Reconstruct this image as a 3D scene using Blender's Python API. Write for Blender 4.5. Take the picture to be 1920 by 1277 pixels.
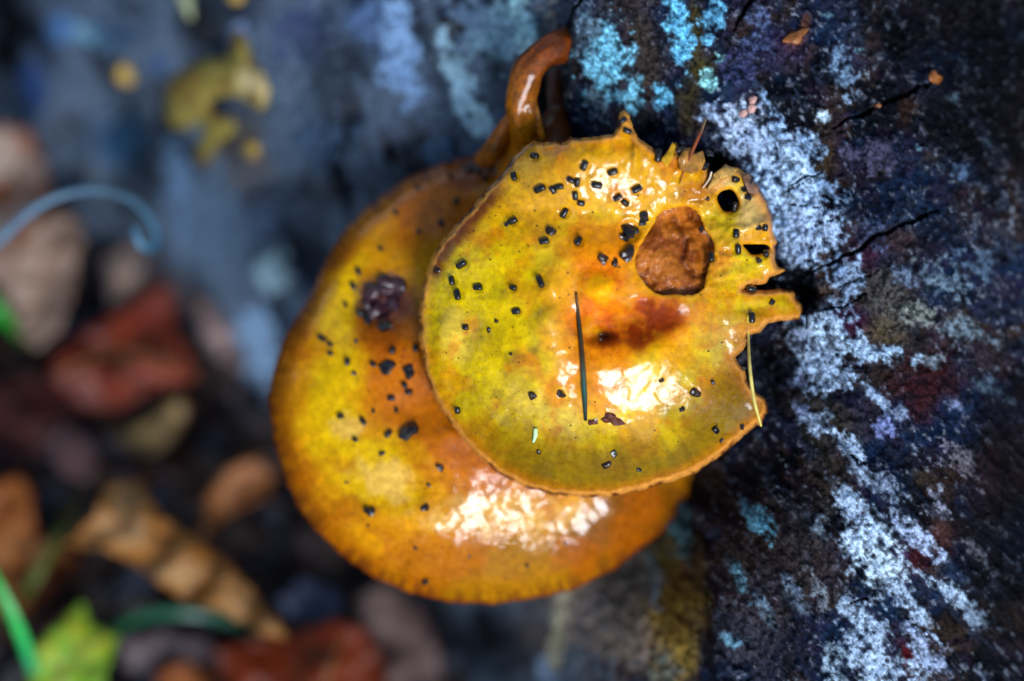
import bpy, math, random
import numpy as np
from mathutils import Vector, Matrix
from mathutils.geometry import delaunay_2d_cdt

random.seed(7); rng = np.random.default_rng(7)
for o in list(bpy.data.objects): bpy.data.objects.remove(o)
scn = bpy.context.scene
col = scn.collection

# ------------------------------------------------------------------ camera, sky, sun, exposure
D = 0.30                      # focus distance in metres
S = 8.0e-5                    # metres per photo pixel at the focus distance
PITCH = math.radians(75)
FWD = Vector((0, math.cos(PITCH), -math.sin(PITCH)))
UP = Vector((0, math.sin(PITCH), math.cos(PITCH)))
CAMH = 0.40
CAM = Vector((0, 0, CAMH))
cam = bpy.data.cameras.new('camera')
cam.sensor_width = 36; cam.lens = 36 * D / (1920 * S)
cam.clip_start = 0.005; cam.clip_end = 500
cam.dof.use_dof = True; cam.dof.focus_distance = D + 0.0005
cam.dof.aperture_fstop = cam.lens / 16.5
camo = bpy.data.objects.new('camera', cam); col.objects.link(camo)
camo.location = CAM; camo.rotation_euler = (math.radians(90) - PITCH, 0, 0)
scn.camera = camo

SUN_EL = 41
world = bpy.data.worlds.new('World'); scn.world = world; world.use_nodes = True
wn = world.node_tree.nodes; wl = world.node_tree.links
bg = wn['Background']; sky = wn.new('ShaderNodeTexSky'); sky.sky_type = 'NISHITA'
sky.sun_disc = False; sky.sun_elevation = math.radians(SUN_EL); sky.sun_rotation = math.radians(158)
sky.air_density = 1.2; sky.dust_density = 1.0
wl.new(sky.outputs[0], bg.inputs[0]); bg.inputs[1].default_value = 0.058
sun = bpy.data.lights.new('sun', 'SUN'); sun.energy = 1.5; sun.angle = math.radians(23); sun.color = (0.88, 0.92, 1.0)
suno = bpy.data.objects.new('sun', sun); col.objects.link(suno)
suno.rotation_euler = (math.radians(90 - SUN_EL), 0, math.radians(22))
scn.view_settings.view_transform = 'Standard'; scn.view_settings.look = 'None'
scn.view_settings.gamma = 1; scn.view_settings.exposure = 1.2
scn.render.engine = 'CYCLES'

# ------------------------------------------------------------------ helpers: pixels to points
def PA(px, py, dmm):
    """photo pixels + depth offset (mm beyond the focus plane) -> world points (N,3)"""
    px = np.asarray(px, float); py = np.asarray(py, float); d = D + np.asarray(dmm, float) * 1e-3
    x = (px - 960) * S / D * d; y = -(py - 638.5) * S / D * d
    X = x; Y = y * UP.y + d * FWD.y; Z = CAMH + y * UP.z + d * FWD.z
    return np.stack([X, Y, Z], -1)
def P(px, py, dmm): return Vector(PA([px], [py], [dmm])[0])
def ground_mm(px, py, z=0.0):
    ty = -(np.asarray(py, float) - 638.5) * S / D
    d = (CAMH - z) / (-(FWD.z) - UP.z * ty)
    return (d - D) * 1e3

# ------------------------------------------------------------------ helpers: noise
def _h(ix, iy, seed):
    n = (ix * 374761393 + iy * 668265263 + seed * 1274126177) & 0xffffffff
    n = ((n ^ (n >> 13)) * 1274126177) & 0xffffffff
    return ((n ^ (n >> 16)) & 0xffffff) / float(0xffffff)
def vnoise(x, y, seed=0):
    x = np.asarray(x, float); y = np.asarray(y, float)
    ix = np.floor(x).astype(np.int64); iy = np.floor(y).astype(np.int64)
    fx = x - ix; fy = y - iy
    fx = fx * fx * fx * (fx * (fx * 6 - 15) + 10); fy = fy * fy * fy * (fy * (fy * 6 - 15) + 10)
    a = _h(ix, iy, seed); b = _h(ix + 1, iy, seed); c = _h(ix, iy + 1, seed); d = _h(ix + 1, iy + 1, seed)
    return (a + (b - a) * fx) * (1 - fy) + (c + (d - c) * fx) * fy
def fbm(x, y, seed=0, o=4, g=0.5):
    s = 0; a = 1; t = 0
    for i in range(o):
        s = s + a * vnoise(x + 17.3 * i, y - 9.1 * i, seed + i); t += a; a *= g; x = x * 2.03; y = y * 2.03
    return s / t
def aniso(px, py, ang, along, across, seed, o=4):
    c = math.cos(math.radians(ang)); s = math.sin(math.radians(ang))
    return fbm((px * c + py * s) / along, (-px * s + py * c) / across, seed, o)
def ss(e0, e1, x):
    t = np.clip((np.asarray(x, float) - e0) / (e1 - e0), 0, 1); return t * t * (3 - 2 * t)
def lin(c): return np.array([((v / 255) / 12.92 if v / 255 <= .04045 else ((v / 255 + .055) / 1.055) ** 2.4) for v in c])
def blob(px, py, cx, cy, rx, ry, ang=0, warp=0.35, seed=1, freq=60):
    c = math.cos(math.radians(ang)); s = math.sin(math.radians(ang))
    u = ((px - cx) * c + (py - cy) * s) / rx; v = (-(px - cx) * s + (py - cy) * c) / ry
    r = np.sqrt(u * u + v * v)
    r = r + warp * 2 * (fbm(px / freq, py / freq, seed, 4) - .5)
    return 1 - ss(0.45, 1.15, r)
def mixc(a, b, f): return a + (b - a) * f[..., None]

# ------------------------------------------------------------------ helpers: objects
def mesh_obj(name, V, F, mat, parent=None, origin=None, cols=None, attrs=None, smooth=True):
    V = np.asarray(V, float)
    o0 = Vector(origin) if origin is not None else (parent['_o'] if False else Vector((0, 0, 0)))
    if parent is not None: o0 = parent.location.copy() if parent.parent is None else ORIG[parent.name]
    me = bpy.data.meshes.new(name)
    V = V - np.array(o0)
    if isinstance(F, np.ndarray):
        n, k = F.shape
        me.vertices.add(len(V)); me.vertices.foreach_set('co', V.ravel())
        me.loops.add(n * k); me.loops.foreach_set('vertex_index', F.ravel().astype(np.int32))
        me.polygons.add(n); me.polygons.foreach_set('loop_start', np.arange(0, n * k, k, dtype=np.int32))
        me.update(calc_edges=True)
    else:
        me.from_pydata([tuple(v) for v in V], [], [tuple(f) for f in F]); me.update()
    me.polygons.foreach_set('use_smooth', np.full(len(me.polygons), smooth, dtype=bool))
    if cols is not None:
        a = me.color_attributes.new('pigment', 'FLOAT_COLOR', 'POINT')
        c4 = np.ones((len(V), 4)); c4[:, :3] = cols; a.data.foreach_set('color', c4.ravel())
    for k, v in (attrs or {}).items():
        a = me.attributes.new(k, 'FLOAT', 'POINT'); a.data.foreach_set('value', np.asarray(v, float))
    me.materials.append(mat)
    o = bpy.data.objects.new(name, me); col.objects.link(o)
    if parent is not None:
        o.parent = parent; ORIG[o.name] = o0
    else: o.location = o0
    return o
ORIG = {}
def tag(o, label=None, cat=None, group=None, kind=None):
    if label: o['label'] = label
    if cat: o['category'] = cat
    if group: o['group'] = group
    if kind: o['kind'] = kind
    return o
def thing(name, loc, label, cat, group=None):
    o = bpy.data.objects.new(name, None); o.empty_display_size = .005; col.objects.link(o); o.location = loc
    return tag(o, label, cat, group)

def densify(poly, step, jit=0.0, seed=3, closed=True):
    poly = [np.array(p, float) for p in poly]; out = []
    n = len(poly)
    for i in range(n if closed else n - 1):
        a = poly[i]; b = poly[(i + 1) % n]; k = max(1, int(np.linalg.norm(b - a) / step))
        for j in range(k): out.append(a + (b - a) * j / k)
    if not closed: out.append(poly[-1])
    out = np.array(out)
    if jit:
        out[:, 0] += jit * 2 * (fbm(out[:, 0] / 14, out[:, 1] / 14, seed, 3) - .5)
        out[:, 1] += jit * 2 * (fbm(out[:, 0] / 14 + 50, out[:, 1] / 14, seed + 5, 3) - .5)
    return out
def smooth_poly(poly, it=2):
    p = np.array(poly, float)
    for _ in range(it):
        q = np.roll(p, -1, 0); p = np.stack([.75 * p + .25 * q, .25 * p + .75 * q], 1).reshape(-1, 2)
    return p
def inside(poly, x, y):
    r = np.zeros(x.shape, bool); n = len(poly); j = n - 1
    for i in range(n):
        xi, yi = poly[i]; xj, yj = poly[j]
        if yi != yj:
            c = ((yi > y) != (yj > y)) & (x < (xj - xi) * (y - yi) / (yj - yi) + xi); r ^= c
        j = i
    return r
def dist_poly(poly, x, y, closed=True):
    poly = np.asarray(poly, float); best = np.full(x.shape, 1e9); n = len(poly)
    for i in range(n if closed else n - 1):
        a = poly[i]; b = poly[(i + 1) % n]; e = b - a; L = max((e ** 2).sum(), 1e-9)
        t = np.clip(((x - a[0]) * e[0] + (y - a[1]) * e[1]) / L, 0, 1)
        best = np.minimum(best, (x - a[0] - t * e[0]) ** 2 + (y - a[1] - t * e[1]) ** 2)
    return np.sqrt(best)
def triangulate(outline, holes, spacing, seed=1):
    """points + triangles filling an outline (with holes) given in photo pixels"""
    r = np.random.default_rng(seed)
    x0, y0 = outline.min(0); x1, y1 = outline.max(0)
    gx, gy = np.meshgrid(np.arange(x0, x1, spacing), np.arange(y0, y1, spacing * .87))
    gx = gx + (np.arange(gx.shape[0]) % 2)[:, None] * spacing / 2
    gx = (gx + r.uniform(-.15, .15, gx.shape) * spacing).ravel(); gy = (gy + r.uniform(-.15, .15, gy.shape) * spacing).ravel()
    m = inside(outline, gx, gy) & (dist_poly(outline, gx, gy) > spacing * .6)
    for h in holes: m &= (~inside(h, gx, gy)) & (dist_poly(h, gx, gy) > spacing * .6)
    pts = [tuple(p) for p in outline]; edges = [(i, (i + 1) % len(outline)) for i in range(len(outline))]
    for h in holes:
        b = len(pts); pts += [tuple(p) for p in h]; edges += [(b + i, b + (i + 1) % len(h)) for i in range(len(h))]
    pts += list(zip(gx[m], gy[m]))
    v, e, f, _, _, _ = delaunay_2d_cdt([Vector(p) for p in pts], edges, [], 0, 1e-4)
    V = np.array([(p.x, p.y) for p in v]); F = np.array([t for t in f if len(t) == 3])
    c = V[F].mean(1); k = inside(outline, c[:, 0], c[:, 1])
    for h in holes: k &= ~inside(h, c[:, 0], c[:, 1])
    F = F[k]
    a = V[F[:, 1]] - V[F[:, 0]]; b = V[F[:, 2]] - V[F[:, 0]]
    flip = (a[:, 0] * b[:, 1] - a[:, 1] * b[:, 0]) > 0        # so that the front faces the viewer
    F[flip] = F[flip][:, ::-1]
    used = np.unique(F); re = -np.ones(len(V), int); re[used] = np.arange(len(used))
    return V[used], re[F]
def solid(V2, F, top, bot):
    """closed solid from a planar triangulation with top/bottom world points"""
    n = len(V2)
    E = np.concatenate([F[:, [0, 1]], F[:, [1, 2]], F[:, [2, 0]]])
    key = np.sort(E, 1); _, idx, cnt = np.unique(key, axis=0, return_index=True, return_counts=True)
    B = E[idx[cnt == 1]]
    W = np.concatenate([np.stack([B[:, 1], B[:, 0], B[:, 0] + n], 1), np.stack([B[:, 1], B[:, 0] + n, B[:, 1] + n], 1)])
    return np.concatenate([top, bot]), np.concatenate([F, F[:, ::-1] + n, W])

def tube(path, radii, n=10, flat=1.0, flatdir=None):
    """tapered closed tube along world points"""
    path = [Vector(p) for p in path]; V = []; F = []; m = len(path); prev = None
    for i, p in enumerate(path):
        t = (path[min(i + 1, m - 1)] - path[max(i - 1, 0)]).normalized()
        ref = Vector(flatdir) if flatdir is not None else (prev if prev is not None else Vector((0, 0.3, 1)))
        a = (ref - t * ref.dot(t)); a = a.normalized() if a.length > 1e-6 else t.orthogonal().normalized()
        b = t.cross(a); prev = a
        for k in range(n):
            th = 2 * math.pi * k / n
            V.append(p + a * (math.cos(th) * radii[i] * flat) + b * (math.sin(th) * radii[i]))
    for i in range(m - 1):
        for k in range(n):
            F.append((i * n + k, i * n + (k + 1) % n, (i + 1) * n + (k + 1) % n, (i + 1) * n + k))
    F.append(tuple(range(n))[::-1]); F.append(tuple((m - 1) * n + k for k in range(n)))
    return [tuple(v) for v in V], F
def spline(pts, n):
    """catmull-rom through points of any dimension"""
    p = np.array(pts, float); p = np.concatenate([[2 * p[0] - p[1]], p, [2 * p[-1] - p[-2]]]); out = []
    m = len(p) - 3
    for i in range(n):
        t = i / (n - 1) * m; k = min(int(t), m - 1); u = t - k
        a, b, c, d = p[k:k + 4]
        out.append(.5 * (2 * b + (c - a) * u + (2 * a - 5 * b + 4 * c - d) * u * u + (3 * b - a - 3 * c + d) * u ** 3))
    return np.array(out)

# ------------------------------------------------------------------ materials
def mat(name): 
    m = bpy.data.materials.new(name); m.use_nodes = True; nt = m.node_tree
    return m, nt, nt.nodes['Principled BSDF']
def nd(nt, t, **kw):
    n = nt.nodes.new(t)
    for k, v in kw.items():
        if k.startswith('i_'):
            n.inputs[k[2:].replace('_', ' ')].default_value = v
        else: setattr(n, k, v)
    return n
def noise_node(nt, scale, detail=4, rough=.55, dist=0.0):
    tc = nd(nt, 'ShaderNodeNewGeometry')
    n = nd(nt, 'ShaderNodeTexNoise'); n.inputs['Scale'].default_value = scale; n.inputs['Detail'].default_value = detail
    n.inputs['Roughness'].default_value = rough; n.inputs['Distortion'].default_value = dist
    nt.links.new(tc.outputs['Position'], n.inputs['Vector']); return n
def ramp(nt, src, p0, p1, c0=(0, 0, 0, 1), c1=(1, 1, 1, 1)):
    r = nd(nt, 'ShaderNodeValToRGB'); r.color_ramp.elements[0].position = p0; r.color_ramp.elements[1].position = p1
    r.color_ramp.elements[0].color = c0; r.color_ramp.elements[1].color = c1
    nt.links.new(src, r.inputs[0]); return r
def mul_color(nt, a, b, fac=1.0):
    m = nd(nt, 'ShaderNodeMix', data_type='RGBA', blend_type='MULTIPLY'); m.inputs[0].default_value = fac
    nt.links.new(a, m.inputs[6]); nt.links.new(b, m.inputs[7]); return m.outputs[2]

def cap_material():
    m, nt, b = mat('wet_mushroom_skin')
    at = nd(nt, 'ShaderNodeAttribute', attribute_name='pigment')
    wet = nd(nt, 'ShaderNodeAttribute', attribute_name='wet')
    n1 = noise_node(nt, 900, 5, .6); r1 = ramp(nt, n1.outputs[0], .3, .7, (.76, .71, .62, 1), (1.2, 1.2, 1.15, 1))
    c = mul_color(nt, at.outputs[0], r1.outputs[0])
    n2 = noise_node(nt, 1900, 3, .55); r2 = ramp(nt, n2.outputs[0], .31, .42, (.42, .30, .2, 1), (1, 1, 1, 1))
    c = mul_color(nt, c, r2.outputs[0], .4)
    nt.links.new(c, b.inputs['Base Color'])
    b.inputs['Subsurface Weight'].default_value = .12; b.inputs['Subsurface Radius'].default_value = (1, .45, .1)
    b.inputs['Subsurface Scale'].default_value = .0012
    b.inputs['Roughness'].default_value = .55; b.inputs['Specular IOR Level'].default_value = .1
    # film of water: gloss only where the skin is wet, broken up by fine noise
    n3 = noise_node(nt, 1000, 8, .78, 1.0)
    ad = nd(nt, 'ShaderNodeMath', operation='MULTIPLY_ADD'); nt.links.new(n3.outputs[0], ad.inputs[0]); ad.inputs[1].default_value = 1.0
    sb = nd(nt, 'ShaderNodeMath', operation='SUBTRACT'); nt.links.new(wet.outputs['Fac'], sb.inputs[0]); sb.inputs[1].default_value = .5
    nt.links.new(sb.outputs[0], ad.inputs[2])
    r3 = ramp(nt, ad.outputs[0], .47, .60)
    mw = nd(nt, 'ShaderNodeMath', operation='MULTIPLY'); nt.links.new(r3.outputs[0], mw.inputs[0]); mw.inputs[1].default_value = .9
    nt.links.new(mw.outputs[0], b.inputs['Coat Weight'])
    b.inputs['Coat Roughness'].default_value = .04; b.inputs['Coat IOR'].default_value = 1.5
    n4 = noise_node(nt, 330, 5, .55, 1.2); bp = nd(nt, 'ShaderNodeBump'); bp.inputs['Strength'].default_value = .5; bp.inputs['Distance'].default_value = .00014
    nt.links.new(n4.outputs[0], bp.inputs['Height'])
    n5 = noise_node(nt, 2200, 3, .6); bp2 = nd(nt, 'ShaderNodeBump'); bp2.inputs['Strength'].default_value = .5; bp2.inputs['Distance'].default_value = .00006
    nt.links.new(n5.outputs[0], bp2.inputs['Height']); nt.links.new(bp.outputs[0], bp2.inputs['Normal'])
    nt.links.new(bp2.outputs[0], b.inputs['Normal']); nt.links.new(bp2.outputs[0], b.inputs['Coat Normal'])
    return m
def attr_material(name, scale=1500, rough=.6, coat=0.0, bump=.0002, lo=.55, hi=1.35, sss=0.0, coat_rough=.25, det=6, spec=.2):
    m, nt, b = mat(name)
    at = nd(nt, 'ShaderNodeAttribute', attribute_name='pigment')
    n1 = noise_node(nt, scale, det, .65); r1 = ramp(nt, n1.outputs[0], .32, .68, (lo, lo, lo, 1), (hi, hi, hi, 1))
    nt.links.new(mul_color(nt, at.outputs[0], r1.outputs[0]), b.inputs['Base Color'])
    b.inputs['Roughness'].default_value = rough; b.inputs['Coat Weight'].default_value = coat; b.inputs['Coat Roughness'].default_value = coat_rough
    b.inputs['Specular IOR Level'].default_value = spec
    if sss: 
        b.inputs['Subsurface Weight'].default_value = sss; b.inputs['Subsurface Scale'].default_value = .001
    n2 = noise_node(nt, scale * .7, 6, .65); bp = nd(nt, 'ShaderNodeBump'); bp.inputs['Strength'].default_value = .7; bp.inputs['Distance'].default_value = bump
    nt.links.new(n2.outputs[0], bp.inputs['Height']); nt.links.new(bp.outputs[0], b.inputs['Normal'])
    return m
def plain_material(name, rgb, scale=1200, rough=.5, coat=0.0, lo=.6, hi=1.3, bump=.0001, coat_rough=.2):
    m, nt, b = mat(name)
    c = lin(rgb); n1 = noise_node(nt, scale, 4)
    r1 = ramp(nt, n1.outputs[0], .3, .7, tuple(c * lo) + (1,), tuple(np.minimum(c * hi, 1)) + (1,))
    nt.links.new(r1.outputs[0], b.inputs['Base Color'])
    b.inputs['Roughness'].default_value = rough; b.inputs['Coat Weight'].default_value = coat; b.inputs['Coat Roughness'].default_value = coat_rough
    b.inputs['Specular IOR Level'].default_value = .35
    bp = nd(nt, 'ShaderNodeBump'); bp.inputs['Strength'].default_value = .6; bp.inputs['Distance'].default_value = bump
    nt.links.new(n1.outputs[0], bp.inputs['Height']); nt.links.new(bp.outputs[0], b.inputs['Normal'])
    return m

M_cap = cap_material()
M_flesh = attr_material('bitten_flesh', 1400, .45, .25, .00035, .75, 1.2, .1)
M_stem = attr_material('stem_skin', 1100, .45, .45, .0006, .5, 1.3, .05, .08, spec=.15)
M_wood = attr_material('weathered_wood', 1700, .6, .0, .0005, .35, 1.5, 0, .2, spec=.05)
M_leaf = attr_material('dead_leaf', 500, .5, .06, .0002, .75, 1.2, 0, .3)
M_pel = plain_material('black_pellet', (13, 13, 16), 3000, .4, .5, .4, 1.8, .00006, .15)
M_lump = plain_material('dark_brown_crumb', (34, 17, 10), 2500, .35, .5, .4, 1.9, .0002)
M_flake = plain_material('red_brown_flake', (96, 40, 16), 1500, .3, .6, .6, 1.3, .0002)
M_vein = plain_material('leaf_vein', (150, 110, 70), 900, .6)

# ------------------------------------------------------------------ ground
m, nt, b = mat('forest_soil')
n1 = noise_node(nt, 60, 8, .65); r = ramp(nt, n1.outputs[0], .35, .7, (.006, .005, .006, 1), (.05, .033, .022, 1)); nt.links.new(r.outputs[0], b.inputs['Base Color'])
b.inputs['Roughness'].default_value = .75; bp = nd(nt, 'ShaderNodeBump'); bp.inputs['Distance'].default_value = .004; nt.links.new(n1.outputs[0], bp.inputs['Height']); nt.links.new(bp.outputs[0], b.inputs['Normal'])
G = 60.0
ground = mesh_obj('ground', [(-G, -G, 0), (G, -G, 0), (G, G, 0), (-G, G, 0)], [(0, 1, 2, 3)], m, smooth=False)
tag(ground, kind='structure')

# ------------------------------------------------------------------ the log: depth of its surface
CP = [(1060, 80, 9), (1300, 100, 5), (1480, 100, 5), (1480, 400, 6.5), (1520, 600, 6), (1450, 700, 12), (1520, 900, 3), (1400, 1050, 6), (1360, 1270, 8),
      (1650, 1200, 1), (1620, 720, 2), (1700, 300, 6), (1900, 100, 20), (1900, 600, 14), (1900, 1100, 10), (1150, 600, 32), (1300, 600, 20), (800, 100, 26),
      (650, 300, 38), (500, 100, 50), (300, 100, 68), (100, 60, 92), (0, 200, 112), (250, 500, 112), (480, 780, 108), (650, 1100, 112), (820, 1277, 104), (700, 700, 66),
      (900, 1050, 50), (1225, 1000, 30), (1050, 1230, 40), (1230, 1200, 16), (2250, 500, 45), (2250, -200, 60), (2250, 1500, 40), (1700, 1550, 6), (1200, -250, 10), (700, -250, 34),
      (200, -250, 90), (-250, -250, 140), (-250, 300, 160), (0, 700, 165), (300, 1200, 165), (600, 1550, 150), (1100, 1550, 40), (-250, 1500, 260),
      (3400, -1200, 170), (3400, 600, 140), (3400, 2500, 170), (1300, -1300, 35), (1700, 2600, 45), (-1300, -1300, 320), (-1300, 800, 380), (-200, 2600, 400), (700, 2600, 260)]
CP = np.array(CP, float)
def _tps():
    n = len(CP); q = CP[:, :2] / 1000
    r2 = ((q[:, None] - q[None]) ** 2).sum(-1); K = .5 * r2 * np.log(r2 + 1e-12) + np.eye(n) * 1e-3
    A = np.zeros((n + 3, n + 3)); A[:n, :n] = K; A[:n, n] = 1; A[:n, n + 1:] = q; A[n:, :n] = A[:n, n:].T
    return np.linalg.solve(A, np.concatenate([CP[:, 2], [0, 0, 0]])), q
TW, TQ = _tps()
def smooth_wood(px, py):
    x = px / 1000; y = py / 1000; s = TW[-3] + TW[-2] * x + TW[-1] * y
    for i, (a, b_) in enumerate(TQ):
        r2 = (x - a) ** 2 + (y - b_) ** 2; s = s + TW[i] * .5 * r2 * np.log(r2 + 1e-12)
    return s
EDGE_Y = np.array([-300, 0, 60, 250, 420, 950, 1277, 1600]); EDGE_X = np.array([1120, 1082, 1070, 1064, 1090, 1306, 1346, 1380])
CRACKS = [([(1525, 508), (1560, 492), (1600, 470), (1650, 440), (1700, 418), (1760, 393)], 4.5),
          ([(1560, 240), (1620, 213), (1670, 190), (1745, 155)], 5.0),
          ([(1480, 345), (1520, 330), (1545, 318)], 2.2), ([(1440, 372), (1480, 356), (1530, 333)], 1.2), ([(1438, 383), (1540, 386)], .9),
          ([(1515, 577), (1575, 575), (1640, 545)], 1.6), ([(1520, 556), (1590, 535), (1650, 505)], 1.0), ([(1512, 560), (1512, 660)], 1.1),
          ([(1375, 55), (1400, 15), (1420, -20)], 4), ([(1060, 75), (1072, 30), (1086, 5), (1100, -60)], 6), ([(1590, 850), (1635, 880)], 1.6),
          ([(1520, 430), (1600, 395)], .9), ([(1510, 465), (1530, 455)], .9), ([(1590, 1135), (1640, 1122)], 1.2)]
def crack_mask(px, py):
    m = np.zeros(px.shape)
    wx = px + 8 * (fbm(px / 20, py / 20, 91, 4) - .5); wy = py + 16 * (fbm(px / 26, py / 26, 95, 4) - .5)
    for pts, w in CRACKS:
        p = np.array(pts, float); lo = p.min(0) - 30; hi = p.max(0) + 30
        k = (px > lo[0]) & (px < hi[0]) & (py > lo[1]) & (py < hi[1])
        if not k.any(): continue
        d = dist_poly(p, wx[k], wy[k], closed=False); t = np.clip((px[k] - p[:, 0].min()) / max(np.ptp(p[:, 0]), 1), 0, 1)
        ww = w * .8 * (.25 + .75 * np.sin(math.pi * (.06 + .88 * t))) * (.55 + .9 * fbm(px[k] / 16, py[k] / 16, 97, 2))
        m[k] = np.maximum(m[k], 1 - ss(ww * .55, ww * 1.35, d))
    return m
def wood_fields(px, py):
    left = aniso(px, py, 66, 95, 40, 11, 5); low = aniso(px, py, 48, 110, 20, 21, 5); high = aniso(px, py, 60, 60, 30, 31, 5)
    wl_ = 1 - ss(950, 1200, px); wb = ss(520, 900, py) * (1 - wl_)
    grain = left * wl_ + low * wb + high * (1 - wl_ - wb)
    gran = fbm(px / 13, py / 13, 41, 4)
    fine = aniso(px, py, 48, 30, 8, 52, 4) * wb + fbm(px / 9, py / 9, 55, 3) * (1 - wb)
    return grain, gran, fine, wl_, wb
def wood_depth(px, py, fields=None):
    px = np.asarray(px, float); py = np.asarray(py, float)
    grain, gran, fine, wl_, wb = fields or wood_fields(px, py)
    d = smooth_wood(px, py)
    ex = np.interp(py, EDGE_Y, EDGE_X) + 14 * (fbm(py / 45, px * 0 + 3, 61, 4) - .5)
    step = ss(-2, 20, ex - px) * (1 - .3 * ss(200, 600, ex - px))
    d = d + 7.0 * step
    d = d - 2.6 * (grain - .5) - 1.3 * (gran - .5) - .8 * (fine - .5)
    d = d + 1.6 * crack_mask(px, py)
    d = d + 5.0 * blob(px, py, 1510, 545, 24, 48, -20, .4, 71, 25) + 3.5 * blob(px, py, 1335, 303, 45, 20, 10, .4, 72, 25)
    return d

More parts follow.
